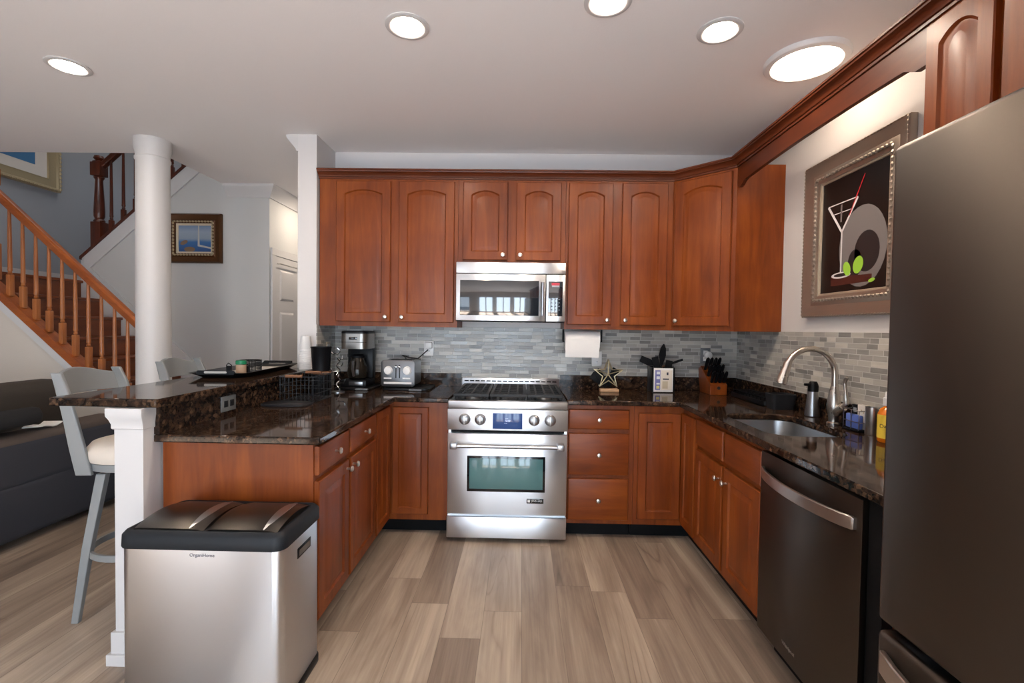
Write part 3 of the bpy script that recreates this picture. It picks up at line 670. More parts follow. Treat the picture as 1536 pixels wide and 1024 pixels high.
for y0, kx in ((-0.884, 0.333), (-1.275, 0.03)):
    drawer((RXF, y0, 0.700), LX, LN, 0.363, 0.152, t, False, 'false_front')
    raised_door((RXF, y0, 0.128), LX, LN, 0.363, 0.545, 0, t, (kx, 0.475), stile=0.055)
q = MB(); q.box(1.16, -2.61, 0.0, 1.751, -2.33, FZ); tag(q.build('end_panel', WOODD, smooth=0), 'dark wooden filler panel between dishwasher and fridge', 'panel')

# ------------------------------------------------------------------ worktops
q = MB(); q.plate([(-1.378, -0.001), (-0.383, -0.001), (-0.383, -0.652), (-0.734, -0.652), (-0.734, -1.80), (-1.418, -1.80), (-1.418, -0.336), (-1.378, -0.336)], [], FZ, 0.914)
lt = thing('granite_worktop', 'dark granite worktop along the peninsula and left of the range', 'worktop', (-1.0, -0.9, FZ))
q.build('slab', GRAN, lt, smooth=30, bevel=0.006)
q = MB(); q.box(-1.378, -0.03, 0.9145, -0.383, -0.009, 1.016); q.build('upstand', GRAN, lt, smooth=0)
q = MB(); q.box(-1.418, -1.795, 0.9145, -1.395, -0.336, 1.029); q.build('riser', GRAN, lt, smooth=0)
HOLE = rrect(1.195, -1.60, 1.565, -1.04, 0.11, 7)
rtop = thing('granite_worktop', 'dark granite worktop with the sink, running from the range to the fridge', 'worktop', (1.4, -1.2, FZ))
q = MB(); q.plate([(0.383, -0.001), (1.743, -0.001), (1.743, -2.61), (1.097, -2.61), (1.097, -0.652), (0.383, -0.652)], [HOLE[::-1]], FZ, 0.914); q.build('slab', GRAN, rtop, smooth=30, bevel=0.006)
q = MB(); q.box(0.383, -0.03, 0.9145, 1.722, -0.009, 1.016); q.build('upstand', GRAN, rtop, smooth=0)
q = MB(); q.box(1.722, -2.61, 0.9145, 1.743, -0.009, 1.016); q.build('upstand', GRAN, rtop, smooth=0)
q = MB(); q.plate([(-1.362, -0.337), (-1.362, -1.855), (-1.80, -1.855), (-1.80, -0.337)], [], 1.0325, 1.067)
tag(q.build('breakfast_counter', GRAN, smooth=30, bevel=0.008), 'raised dark granite breakfast bar top on the white half wall', 'bar top')

# sink
sk = thing('kitchen_sink', 'undermount stainless steel sink bowl in the right worktop', 'sink', (1.38, -1.32, 0.70))
q = MB(); sc = lambda k: [(1.38+(x-1.38)*k, -1.32+(y+1.32)*k) for x, y in HOLE]
q.loops([[(x, y, z) for x, y in sc(k)] for k, z in ((1.06, 0.880), (1.005, 0.880), (1.0, 0.874), (0.985, 0.72), (0.95, 0.695), (0.85, 0.688), (0.12, 0.684))], False, True); q.build('bowl', SINKM, sk)
q = MB(); q.lathe((1.38, -1.32, 0.6845), [(0.045, 0), (0.045, 0.003), (0.035, 0.003), (0.03, 0.001)], 24); q.build('drain', CHROME, sk)
# faucet
fc = thing('faucet', 'tall brushed nickel gooseneck faucet behind the sink', 'faucet', (1.645, -1.306, 0.914))
q = MB(); q.lathe((1.645, -1.306, 0.914), [(0.030, 0.0008), (0.030, 0.008), (0.022, 0.014), (0.021, 0.03), (0.029, 0.07), (0.031, 0.095), (0.026, 0.14), (0.017, 0.185), (0.0155, 0.19)], 24); q.build('body', NICKEL, fc)
q = MB(); pts = [(1.645, -1.306, 1.10)]; r_ = 0.125
for i in range(0, 17):
    a = pi*i/16*0.93; pts.append((1.645-r_+r_*cos(a), -1.306-0.012*i/16, 1.165+r_*sin(a)))
q.tube(pts, 0.0145, 14); q.build('spout', NICKEL, fc)
e = Vector(pts[-1]); dd = (Vector(pts[-1])-Vector(pts[-2])).normalized()
q = MB(); q.cyl(e-dd*0.03, e-dd*0.01, 0.0185, 0.0185); q.cyl(e-dd*0.01, e+dd*0.075, 0.0175, 0.0255); q.cyl(e+dd*0.075, e+dd*0.082, 0.021, 0.021); q.build('spray_head', NICKEL, fc)
q = MB(); q.cyl((1.645, -1.325, 0.975), (1.648, -1.372, 1.012), 0.021, 0.019); q.tube([(1.648, -1.362, 1.005), (1.652, -1.386, 1.03), (1.655, -1.374, 1.085), (1.656, -1.362, 1.125), (1.657, -1.376, 1.155)], [0.014, 0.013, 0.009, 0.008, 0.010], 10); q.build('lever', NICKEL, fc)

# ------------------------------------------------------------------ range
RY = -0.716
rg = thing('range_cooker', 'stainless steel gas range with blue display between the base cabinets', 'range', (0, -0.36, 0))
q = MB(); q.box(-0.379, -0.675, 0.03, 0.379, -0.035, 0.893); q.build('body', STEEL, rg, smooth=0)
q = MB()
for sx in (-0.33, 0.33):
    for sy in (-0.6, -0.1): q.cyl((sx, sy, 0), (sx, sy, 0.031), 0.02)
q.build('foot', BLACK, rg)
q = MB(); q.box(-0.381, RY, 0.858, 0.381, -0.665, 0.910, 0.010); q.build('bullnose', STEEL, rg)
q = MB(); q.box(-0.379, -0.665, 0.893, 0.379, -0.035, 0.902); q.build('cooktop', mat('dark_cooktop_steel', (0.10, 0.10, 0.105), 0.25, 0.9), rg, smooth=0)
q = MB(); q.box(-0.381, RY+0.004, 0.722, 0.381, -0.676, 0.856, 0.003); cp = q.build('control_panel', STEEL, rg)
q = MB(); q.box(-0.094, RY-0.002, 0.734, 0.094, RY+0.004, 0.834, 0.002); dsp = q.build('display', SCREEN, cp)
q = MB()
for x, z, s_ in ((-0.005, 0.800, 0.012), (0.0, 0.785, 0.016), (-0.012, 0.772, 0.010)): q.text('------' if s_ < 0.012 else '12:00' if s_ > 0.013 else '-----', s_, text_M((x, RY-0.0025, z), (1, 0, 0), (0, -1, 0)))
q.mi = 0
tx = q.build('readout', SCRTXT, rg, smooth=0)
for x in (-0.272, -0.173, 0.168, 0.270):
    q = MB(); q.lathe((x, RY+0.005, 0.792), [(0.036, 0), (0.036, -0.006), (0.031, -0.009), (0.029, -0.03), (0.024, -0.034), (0.003, -0.034)], 28, 'y')
    q.box(x-0.008, RY-0.037, 0.762, x+0.008, RY-0.02, 0.822, 0.003); q.build('control_knob', NICKEL if False else STEELP, rg)
q = MB()
for i in range(27): q.box(-0.33+i*0.0254-0.009, RY+0.012, 0.707, -0.33+i*0.0254+0.009, RY+0.02, 0.717)
q.box(-0.36, RY+0.02, 0.704, 0.36, RY+0.03, 0.72); q.build('vent_slots', BLACKM, rg, smooth=0)
q = MB(); q.box(-0.379, RY+0.002, 0.185, 0.379, -0.676, 0.702, 0.005); od = q.build('oven_door', STEEL, rg)
q = MB(); q.box(-0.253, RY-0.001, 0.332, 0.243, RY+0.003, 0.560, 0.002); q.build('window_border', BLACKG, od)
q = MB(); q.box(-0.238, RY-0.002, 0.350, 0.228, RY, 0.545, 0.001); q.build('window_glass', OVENG, od)
q = MB(); q.cyl((-0.335, RY-0.045, 0.632), (0.335, RY-0.045, 0.632), 0.0135, n=18)
for x in (-0.335, 0.335): q.box(x-0.022, RY-0.062, 0.612, x+0.022, RY+0.004, 0.652, 0.006)
q.build('handle', STEELP, od)
q = MB(); q.box(0.128, RY-0.001, 0.262, 0.235, RY+0.003, 0.292, 0.001); bd = q.build('badge', BLACKG, od)
q = MB(); q.box(0.134, RY-0.002, 0.269, 0.149, RY-0.0008, 0.285); q.text('JENN-AIR', 0.017, text_M((0.192, RY-0.0014, 0.277), (1, 0, 0), (0, -1, 0))); q.build('badge_lettering', WHITE, rg, smooth=0)
q = MB(); q.box(-0.381, RY+0.002, 0.032, 0.381, -0.676, 0.168, 0.004); q.build('warming_drawer', STEEL, rg)
q = MB(); q.box(-0.375, -0.034, 0.895, 0.375, -0.0095, 0.985, 0.004); bg = q.build('backguard', STEEL, rg)
q = MB()
for i in range(17): q.box(-0.34+i*0.0425-0.016, -0.0355, 0.957, -0.34+i*0.0425+0.016, -0.033, 0.966)
q.build('slots', BLACKM, bg, smooth=0)
for x0, x1 in ((-0.355, -0.125), (-0.118, 0.118), (0.125, 0.355)):
    q = MB(); y0, y1, zt = -0.648, -0.065, 0.945
    q.box(x0, y0, 0.925, x1, y0+0.022, zt, 0.003); q.box(x0, y1-0.022, 0.925, x1, y1, zt, 0.003); q.box(x0, y0+0.022, 0.925, x0+0.022, y1-0.022, zt, 0.003); q.box(x1-0.022, y0+0.022, 0.925, x1, y1-0.022, zt, 0.003)
    n = 4 if x1-x0 < 0.232 else 4
    for i in range(1, n): 
        xx = x0+(x1-x0)*i/n; q.box(xx-0.006, y0+0.022, 0.928, xx+0.006, y1-0.022, zt-0.001, 0.002)
    for i in range(1, 6):
        yy = y0+(y1-y0)*i/6; q.box(x0+0.022, yy-0.006, 0.930, x1-0.022, yy+0.006, zt-0.002, 0.002)
    for sx in (x0+0.011, x1-0.011):
        for sy in (y0+0.011, y1-0.011): q.cyl((sx, sy, 0.902), (sx, sy, 0.928), 0.008, n=8)
    q.build('grate', IRON, rg)
for x, y, r_ in ((-0.24, -0.50, 0.05), (-0.24, -0.21, 0.042), (0, -0.36, 0.04), (0.24, -0.50, 0.05), (0.24, -0.21, 0.042)):
    q = MB(); q.lathe((x, y, 0.902), [(r_, 0), (r_, 0.008), (r_*0.85, 0.012), (r_*0.7, 0.02), (r_*0.4, 0.022)], 24); q.build('burner', mat('burner_metal', (0.35, 0.30, 0.26), 0.4, 0.8), rg)

# ------------------------------------------------------------------ microwave
MY = -0.392; z0, z1 = 1.418, 1.828
mw = thing('microwave', 'stainless over-the-range microwave with dark glass door', 'microwave', (0, -0.2, z0))
q = MB(); q.box(-0.380, -0.36, z0, 0.380, -0.0095, z1); q.build('body', BLACKM, mw, smooth=0)
q = MB(); q.box(-0.381, MY, 1.751, 0.381, -0.361, z1, 0.003); q.build('top_panel', STEEL, mw)
q = MB(); q.box(-0.381, MY, z0+0.004, 0.243, -0.361, 1.747, 0.004); md = q.build('door', STEEL, mw)
q = MB(); q.box(-0.353, MY-0.002, 1.459, 0.197, MY+0.002, 1.703, 0.002); q.build('glass', MWG, md)
q = MB(); q.cyl((0.222, MY-0.036, 1.462), (0.222, MY-0.036, 1.690), 0.011, n=14); q.box(0.212, MY-0.04, 1.462, 0.232, MY+0.002, 1.480, 0.004); q.box(0.212, MY-0.04, 1.672, 0.232, MY+0.002, 1.690, 0.004); q.build('handle', STEELP, md)
q = MB(); q.box(0.247, MY, z0+0.004, 0.381, -0.361, 1.747, 0.004); pc = q.build('control_panel', STEEL, mw)
q = MB(); q.box(0.262, MY-0.002, 1.459, 0.362, MY+0.002, 1.700, 0.002); q.build('keypad', MWG, pc)
q = MB(); q.mi = 0
q.box(0.284, MY-0.003, 1.672, 0.340, MY-0.0019, 1.690); q.mi = 1; q.box(0.286, MY-0.003, 1.661, 0.338, MY-0.0019, 1.672)
q.build('sticker', [mat('red_label', sRGB(190, 50, 66), 0.5), mat('pale_marks', sRGB(150, 156, 162), 0.5)], pc, smooth=0)
q = MB()
for i in range(4):
    for j in range(3): q.box(0.280+j*0.026, MY-0.0028, 1.50+i*0.024, 0.292+j*0.026, MY-0.0019, 1.507+i*0.024)
q.build('buttons', mat('dim_marks', sRGB(86, 92, 98), 0.5), pc, smooth=0)

# ------------------------------------------------------------------ dishwasher and fridge
DXF = 1.112
dw = thing('dishwasher', 'dark stainless dishwasher with a bowed bar handle under the right worktop', 'dishwasher', (1.45, -1.96, 0))
q = MB(); q.box(1.155, -2.262, 0.10, 1.74, -1.662, 0.872); q.build('body', BLACKM, dw, smooth=0)
q = MB(); q.box(DXF, -2.264, 0.105, 1.154, -1.662, 0.866, 0.004); dd_ = q.build('door', BSTEEL, dw)
q = MB(); L = []
for i in range(17):
    s_ = i/16; L.append((DXF-0.006-0.048*(1-(2*s_-1)**2)**0.8, -1.690-0.545*s_, 0.785))
q.strip(L, 0.042, 0.012); q.box(DXF-0.012, -1.694, 0.766, DXF+0.003, -1.686, 0.804); q.box(DXF-0.012, -2.240, 0.766, DXF+0.003, -2.230, 0.804)
q.build('handle', BSTEELH, dd_, bevel=0.003)
q = MB(); q.text('Whirlpool', 0.020, text_M((DXF-0.0008, -1.90, 0.165), (0, -1, 0), (-1, 0, 0))); q.build('lettering', mat('etched_grey', sRGB(150, 140, 132), 0.4, 0.5), dd_, smooth=0)
q = MB(); q.box(1.19, -2.262, 0.0, 1.74, -1.662, 0.0995); q.build('toe_kick', BLACKM, dw, smooth=0)
q = MB(); q.box(1.13, -2.328, 0.0, 1.74, -2.266, 0.88); tag(q.build('filler_strip', BLACKM, smooth=0), 'black filler strip right beside the dishwasher', 'filler')

fr = thing('refrigerator', 'tall dark stainless refrigerator filling the right edge', 'fridge', (1.35, -3.09, 0))
q = MB(); q.box(0.965, -3.55, 0.03, 1.735, -2.645, 1.755); q.build('body', mat('fridge_side_grey', sRGB(58, 56, 56), 0.45), fr, smooth=0)
FXX = 0.88
for y0, y1 in ((-3.093, -2.637), (-3.553, -3.101)):
    q = MB(); q.box(FXX, y0, 0.735, 0.955, y1, 1.772, 0.012, 3); q.build('door', BSTEEL, fr)
q = MB(); q.box(FXX+0.03, -2.72, 0.722, 0.955, -2.66, 0.737); q.build('hinge', mat('hinge_grey', sRGB(150, 156, 164), 0.4, 0.4), fr)
q = MB(); q.box(FXX, -3.553, 0.07, 0.955, -2.637, 0.715, 0.014, 3); fd = q.build('freezer_drawer', BSTEEL, fr)
q = MB(); L = [(FXX-0.006-0.05*(1-(2*i/16-1)**2)**0.8, -2.665-0.86*i/16, 0.655) for i in range(17)]
q.strip(L, 0.05, 0.012); q.build('handle', BSTEELH, fd, bevel=0.003)
q = MB(); q.box(0.96, -3.55, 0.0, 1.73, -2.645, 0.069); q.build('base_grille', BLACKM, fr, smooth=0)

# ------------------------------------------------------------------ trash can
tc_ = thing('trash_can', 'wide stainless steel two-lid trash can in front of the peninsula', 'trash can', (-1.02, -1.95, 0))
x0, x1, y0, y1 = -1.305, -0.735, -2.10, -1.785
rr = lambda o, z: [(x, y, z) for x, y in rrect(x0-o, y0-o, x1+o, y1+o, 0.035+max(o, -0.02), 6)]
q = MB(); q.loops([rr(-0.004, 0.03), rr(0, 0.035), rr(0, 0.592)]); q.build('body', STEEL, tc_)
q = MB(); q.loops([rr(0.004, 0), rr(0.006, 0.004), rr(0.006, 0.028), rr(0.001, 0.034)]); q.build('base', BLACK, tc_)
q = MB(); q.loops([rr(-0.002, 0.587), rr(0.006, 0.589), rr(0.008, 0.594), rr(0.006, 0.632), rr(-0.006, 0.645), rr(-0.016, 0.648), rr(-0.024, 0.642)]); q.build('rim', mat('slate_plastic', sRGB(22, 26, 31), 0.55, spec=0.3), tc_)
LIDM = mat('dark_brushed_steel', (0.085, 0.078, 0.07), 0.34, 1.0, aniso=0.4)
for a, c in ((x0+0.03, -1.028), (-1.012, x1-0.03)):
    q = MB(); L = []
    for i in range(13):
        s_ = i/12; y = y0+0.028+(y1-y0-0.056)*s_; h = 0.645+0.022*(1-(2*s_-1)**2)
        L.append([(a, y, 0.63), (a, y, h), (a+0.02, y, h+0.004), (c-0.05, y, h+0.004), (c-0.02, y, h+0.001), (c, y, h-0.004), (c, y, 0.63)])
    q.loops(L); lid = q.build('lid', LIDM, tc_)
    q = MB(); L = []
    for i in range(13):
        s_ = i/12; y = y0+0.03+(y1-y0-0.06)*s_; h = 0.645+0.022*(1-(2*s_-1)**2); wd = 0.004+0.036*(1-(2*s_-1)**2)
        L.append([(c-0.052-wd*0.2, y, h-0.002), (c-0.05-wd*0.2, y, h+0.007), (c-0.05+wd*0.55, y, h+0.003), (c-0.048+wd*0.6, y, h-0.004)])
    q.loops(L); q.build('lid_grip', STEELP, lid)
q = MB(); q.box(x1-0.004, -1.985, 0.505, x1+0.002, -1.875, 0.545, 0.003); hd = q.build('side_handle', BLACK, tc_)
q = MB(); q.box(x1+0.0015, -1.975, 0.512, x1+0.003, -1.885, 0.536); q.build('recess', BLACKG, hd, smooth=0)
q = MB(); q.text('OrganiHome', 0.0165, text_M((-1.012, y0-0.0007, 0.570), (1, 0, 0), (0, -1, 0))); q.build('lettering', mat('etched_dark', sRGB(96, 100, 112), 0.5), tc_, smooth=0)

# ------------------------------------------------------------------ ceiling lamps
def can_light(x, y, label):
    t = thing('recessed_light', label, 'light', (x, y, H), 'recessed ceiling lights')
    q = MB(); q.lathe((x, y, H), [(0.098, 0), (0.098, -0.004), (0.09, -0.008), (0.074, -0.008), (0.066, -0.002), (0.066, 0)], 36); q.build('trim_ring', TRIMW, t)
    q = MB(); q.lathe((x, y, H), [(0.0655, -0.0005), (0.0655, -0.004), (0.03, -0.005)], 36); q.build('lens', LAMP, t)
can_light(-2.335, -1.20, 'recessed ceiling light over the living side, left of the white column')
can_light(-0.455, -1.538, 'recessed ceiling light above the peninsula counter')
can_light(0.414, -1.70, 'recessed ceiling light cut by the top edge of the photo')
can_light(0.951, -1.511, 'recessed ceiling light next to the large round disc lamp')
can_light(-1.95, 1.35, 'unseen ceiling light added for the hall behind the wall stub')  # no known fixture here: added to brighten the hall's door wall
t = thing('disc_light', 'large round flush disc ceiling lamp above the sink', 'light', (1.472, -1.285, H))
q = MB(); q.lathe((1.468, -1.285, H), [(0.190, 0), (0.190, -0.012), (0.182, -0.022), (0.158, -0.026), (0.152, -0.020), (0.152, -0.004)], 48); q.build('rim', WHITE, t)
q = MB(); q.lathe((1.468, -1.285, H), [(0.1515, -0.004), (0.1515, -0.019), (0.08, -0.023), (0.01, -0.024)], 48); q.build('lens', LAMPD, t)

# ------------------------------------------------------------------ bar stools
def stool_proto():
    t = thing('bar_stool', 'nearer silver bar stool with cream seat, beside the white end post', 'bar stool')
    sz = 0.745
    q = MB(); q.lathe((0, 0, sz-0.055), [(0.19, 0), (0.20, 0.004), (0.20, 0.035), (0.19, 0.04)], 32); q.build('seat_ring', SILVERP, t)
    q = MB(); q.lathe((0, 0, sz-0.015), [(0.205, 0), (0.212, 0.02), (0.212, 0.05), (0.19, 0.078), (0.13, 0.092), (0.05, 0.096)], 32); q.build('seat', CREAMC, t)
    q = MB(); q.lathe((0, 0, sz-0.08), [(0.09, 0), (0.10, 0.004), (0.10, 0.025), (0.085, 0.0255)], 24); q.build('swivel', BLACK, t)
    for sx in (-1, 1):
        for sy in (-1, 1):
            q = MB(); p1 = Vector((sx*0.175, sy*0.175, 0)); p0 = Vector((sx*0.105, sy*0.105, sz-0.08)); L = []
            for p, w_ in ((p0, 0.021), (p0*0.5+p1*0.5+Vector((sx*0.004, sy*0.004, 0)), 0.019), (p1, 0.015)):
                L.append([(p.x-w_, p.y-w_*0.8, p.z), (p.x+w_, p.y-w_*0.8, p.z), (p.x+w_, p.y+w_*0.8, p.z), (p.x-w_, p.y+w_*0.8, p.z)])
            q.loops(L); q.build('leg', SILVERP, t, smooth=0, bevel=0.003)
    q = MB(); L = [(cos(2*pi*i/40)*0.197, sin(2*pi*i/40)*0.197, 0.30) for i in range(41)]
    q.strip(L, 0.03, 0.012); q.build('foot_ring', SILVERP, t)
    q = MB()
    for sx in (-1, 1):
        for sy in (-1, 1): pass
    for sy in (-1, 1):
        q = MB(); L = []
        for z, x, y, w_ in ((sz-0.07, -0.135, 0.172, 0.034), (sz+0.05, -0.155, 0.182, 0.033), (sz+0.2, -0.185, 0.185, 0.028), (sz+0.32, -0.215, 0.183, 0.024), (sz+0.395, -0.245, 0.178, 0.022)):
            L.append([(x-w_, sy*y-0.009*1, z), (x+w_, sy*y-0.009, z), (x+w_, sy*y+0.009, z), (x-w_, sy*y+0.009, z)])
        q.loops(L); q.build('back_post', SILVERP, t, bevel=0.004)
    q = MB(); L0 = []
    for i in range(15):
        s_ = i/14; y = -0.178+0.356*s_; bow = 0.05*(1-(2*s_-1)**2); e = 0.035*(sin(pi*s_)**1.5)
        L0.append([(-0.235-bow+0.008, y, sz+0.285-0.004*e), (-0.235-bow-0.010, y, sz+0.285), (-0.255-bow-0.010, y, sz+0.372+e), (-0.255-bow+0.008, y, sz+0.372+e)])
    q.loops(L0); q.build('top_rail', SILVERP, t, bevel=0.003)
    return t
s1 = stool_proto(); s2 = copy_tree(s1)
s1.location = (-1.775, -1.415, 0); s1.rotation_euler.z = R(6)
s2.location = (-1.86, -0.70, 0); s2.rotation_euler.z = R(3)
tag(s2, 'farther silver bar stool, only its back showing behind the serving tray', 'bar stool')
s1['group'] = s2['group'] = 'bar stools along the raised bar'

# ------------------------------------------------------------------ sofa
def soft_box(q, x0, y0, z0, x1, y1, z1, bev, seg=4): q.box(x0, y0, z0, x1, y1, z1, bev, seg)
sf = thing('sofa', 'charcoal fabric sofa seen from behind, left of the bar stools', 'sofa', (-3.4, -1.6, 0))
q = MB(); soft_box(q, -3.85, -3.0, 0.05, -2.93, -0.12, 0.40, 0.04); q.build('base', SOFAM, sf)
q = MB(); soft_box(q, -3.16, -3.0, 0.35, -2.93, -0.12, 0.665, 0.055); q.build('backrest', SOFAM, sf)
q = MB(); soft_box(q, -3.162, -2.99, 0.60, -2.934, -0.125, 0.678, 0.035); q.build('back_pad', mat('lit_top_sofa_fabric', sRGB(82, 72, 66), 0.9, bump=0.35, bscale=500), sf)  # brownish lit tone of the backrest top, put into the pad's colour
q = MB(); soft_box(q, -3.85, -0.32, 0.35, -3.165, -0.12, 0.62, 0.06); q.build('armrest', SOFAM, sf)
for k, (ya, yb) in enumerate(((-1.36, -0.33), (-2.38, -1.38))):
    q = MB(); soft_box(q, -3.84, ya, 0.38, -3.15, yb, 0.55, 0.06); q.build('seat_cushion', SOFAM, sf)
    q = MB(); soft_box(q, -3.40, ya+0.01, 0.555, -3.165, yb+0.0, 0.965, 0.08); q.build('back_cushion', OLIVEM, sf)
q = MB(); q.M = Matrix.Translation((-3.022, -0.98, 0.775)) @ Matrix.Rotation(R(86), 4, 'Z') @ Matrix.Rotation(R(80), 4, 'X')
L = []
for k, tz in enumerate((-0.055, -0.04, 0, 0.04, 0.055)):
    sc_ = (0.80, 0.95, 1.0, 0.95, 0.80)[k]; L.append([(x*sc_, tz, z*sc_) for x, z in rrect(-0.20, -0.11, 0.20, 0.11, 0.03, 4)])
q.loops(L)
tp = tag(q.build('throw_pillow', BLKFAB), 'small black pillow lying along the top of the sofa back', 'pillow')
q = MB(); q.M = Matrix.Translation((-3.03, -0.675, 0.692)) @ Matrix.Rotation(R(12), 4, 'Z')
L = []
for i in range(7):
    s_ = i/6; L.append([(-0.06, -0.09+0.18*s_, 0.012*sin(s_*7)), (0.05, -0.09+0.18*s_, 0.010*sin(s_*6+1)), (0.05, -0.09+0.18*s_, 0.010*sin(s_*6+1)+0.006), (-0.06, -0.09+0.18*s_, 0.012*sin(s_*7)+0.006)])
q.loops(L); tag(q.build('folded_cloth', PAPER), 'small white cloth lying on top of the sofa back', 'cloth')

# ------------------------------------------------------------------ things on the left counter
CZ = 0.9145
def slide_tray(x, y, w_, d_, label):
    t = thing('appliance_tray', label, 'tray', (x, y, CZ))
    q = MB(); q.loops([[(a, c, z) for a, c in rrect(x-w_/2-o, y-d_/2-o, x+w_/2+o, y+d_/2+o, 0.03, 5)] for o, z in ((-0.004, CZ), (0, CZ+0.003), (0, CZ+0.013), (-0.005, CZ+0.016))]); q.build('plate', BLACK, t)
    q = MB(); q.box(x+0.03, y-d_/2-0.022, CZ+0.001, x+0.12, y-d_/2+0.004, CZ+0.014, 0.005); q.build('pull_tab', GREYPL, t)
slide_tray(-1.125, -0.205, 0.26, 0.29, 'black sliding tray under the coffee maker')
slide_tray(-0.745, -0.195, 0.34, 0.28, 'black sliding tray under the toaster')
z0 = CZ+0.0165
cm = thing('coffee_maker', 'black and steel drip coffee maker with glass carafe', 'coffee maker', (-1.13, -0.21, z0))
xa, xb = -1.225, -1.035
q = MB(); q.box(xa, -0.31, z0, xb, -0.085, z0+0.05, 0.01); q.build('base', BLACK, cm)
q = MB(); q.box(xa, -0.155, z0+0.05, xb, -0.085, z0+0.285, 0.006); q.build('water_tank', BLACK, cm)
q = MB(); q.loops([[(x, y, z) for x, y in rrect(xa-0.003, -0.315, xb+0.003, -0.083, 0.05, 6)] for z in (z0+0.275, z0+0.385)]); hd = q.build('brew_head', mat('brew_head_steel', (0.24, 0.22, 0.20), 0.30, 1.0), cm)
q = MB(); q.loops([[(x, y, z) for x, y in rrect(xa-0.004+o, -0.316+o, xb+0.004-o, -0.082-o, 0.05, 6)] for o, z in ((0, z0+0.3855), (0, z0+0.400), (0.01, z0+0.406))]); q.build('top_lid', BLACK, cm)
q = MB(); q.box(-1.16, -0.318, z0+0.342, -1.10, -0.314, z0+0.362, 0.001); q.build('clock_display', BLACKG, hd)
q = MB(); q.box(xa-0.002, -0.3165, z0+0.322, xb+0.002, -0.312, z0+0.325); q.build('seam', BLACKM, hd, smooth=0)
q = MB(); q.lathe((-1.125, -0.225, z0+0.052), [(0.055, 0), (0.068, 0.01), (0.074, 0.05), (0.066, 0.10), (0.05, 0.14), (0.046, 0.155)], 28); cf = q.build('carafe', GLASSD, cm)
q = MB(); q.lathe((-1.125, -0.225, z0+0.2075), [(0.049, 0), (0.051, 0.015), (0.03, 0.024)], 24); q.box(-1.17, -0.298, z0+0.21, -1.15, -0.27, z0+0.225); q.build('carafe_lid', BLACK, cf)
q = MB(); q.tube([(-1.128, -0.29, z0+0.195), (-1.125, -0.325, z0+0.185), (-1.125, -0.33, z0+0.13), (-1.125, -0.305, z0+0.08)], 0.010, 8); q.build('carafe_handle', STEELP, cf)
q = MB(); q.box(-1.16, -0.312, z0+0.012, -1.06, -0.308, z0+0.038, 0.001); q.build('switch_panel', STEELP, cm)

ts = thing('toaster', 'chrome two-slot toaster with round dials on a black tray', 'toaster', (-0.80, -0.2, z0))
xa, xb = -0.925, -0.685
q = MB(); q.loops([[(x, y, z) for x, z in rrect(xa, z0+0.012, xb, z0+0.195, 0.022, 5)] for y in (-0.295, -0.085)]); tb = q.build('body', STEELP, ts)
q = MB(); q.loops([[(x, y, z) for x, z in rrect(xa-0.003+o, z0+0.008+o, xb+0.003-o, z0+0.199-o, 0.024, 5)] for o, y in ((0.004, -0.312), (0, -0.309), (0, -0.2955))]); q.build('face_plate', mat('toaster_face_steel', (0.15, 0.15, 0.155), 0.4, 0.9), ts)
for x in (-0.873, -0.737):
    q = MB(); q.lathe((x, -0.312, z0+0.125), [(0.031, 0), (0.031, -0.004), (0.026, -0.008), (0.025, -0.018), (0.004, -0.02)], 24, 'y'); q.build('dial', WHITE, ts)
for x in (-0.818, -0.792):
    q = MB(); q.box(x-0.004, -0.3135, z0+0.07, x+0.004, -0.3118, z0+0.165); q.build('lever_slot', BLACK, ts, smooth=0)
    q = MB(); q.box(x-0.010, -0.329, z0+0.145, x+0.010, -0.311, z0+0.157, 0.003); q.build('lever', CHROME, ts)
q = MB(); q.box(-0.905, -0.3145, z0+0.028, -0.705, -0.3118, z0+0.042); q.box(-0.905, -0.3145, z0+0.064, -0.85, -0.3118, z0+0.074); q.box(-0.77, -0.3145, z0+0.064, -0.715, -0.3118, z0+0.074); q.build('button_strip', WHITE, ts, smooth=0)
q = MB(); q.box(-0.89, -0.27, z0+0.1955, -0.72, -0.235, z0+0.1975); q.box(-0.89, -0.18, z0+0.1955, -0.72, -0.145, z0+0.1975); q.build('bread_slots', BLACKM, ts, smooth=0)
q = MB()
for sx in (xa+0.03, xb-0.03):
    for sy in (-0.27, -0.11): q.cyl((sx, sy, z0), (sx, sy, z0+0.013), 0.012, n=12)
q.build('foot', BLACK, ts)
cd_ = MB(); cd_.tube([(-0.80, -0.084, z0+0.06), (-0.80, -0.062, z0+0.11), (-0.81, -0.055, z0+0.2), (-0.84, -0.06, z0+0.222), (-0.79, -0.05, z0+0.205), (-0.72, -0.045, z0+0.195), (-0.66, -0.03, z0+0.25), (-0.645, -0.024, z0+0.265)], 0.004, 8)
cd_.build('power_cord', BLACK, ts)

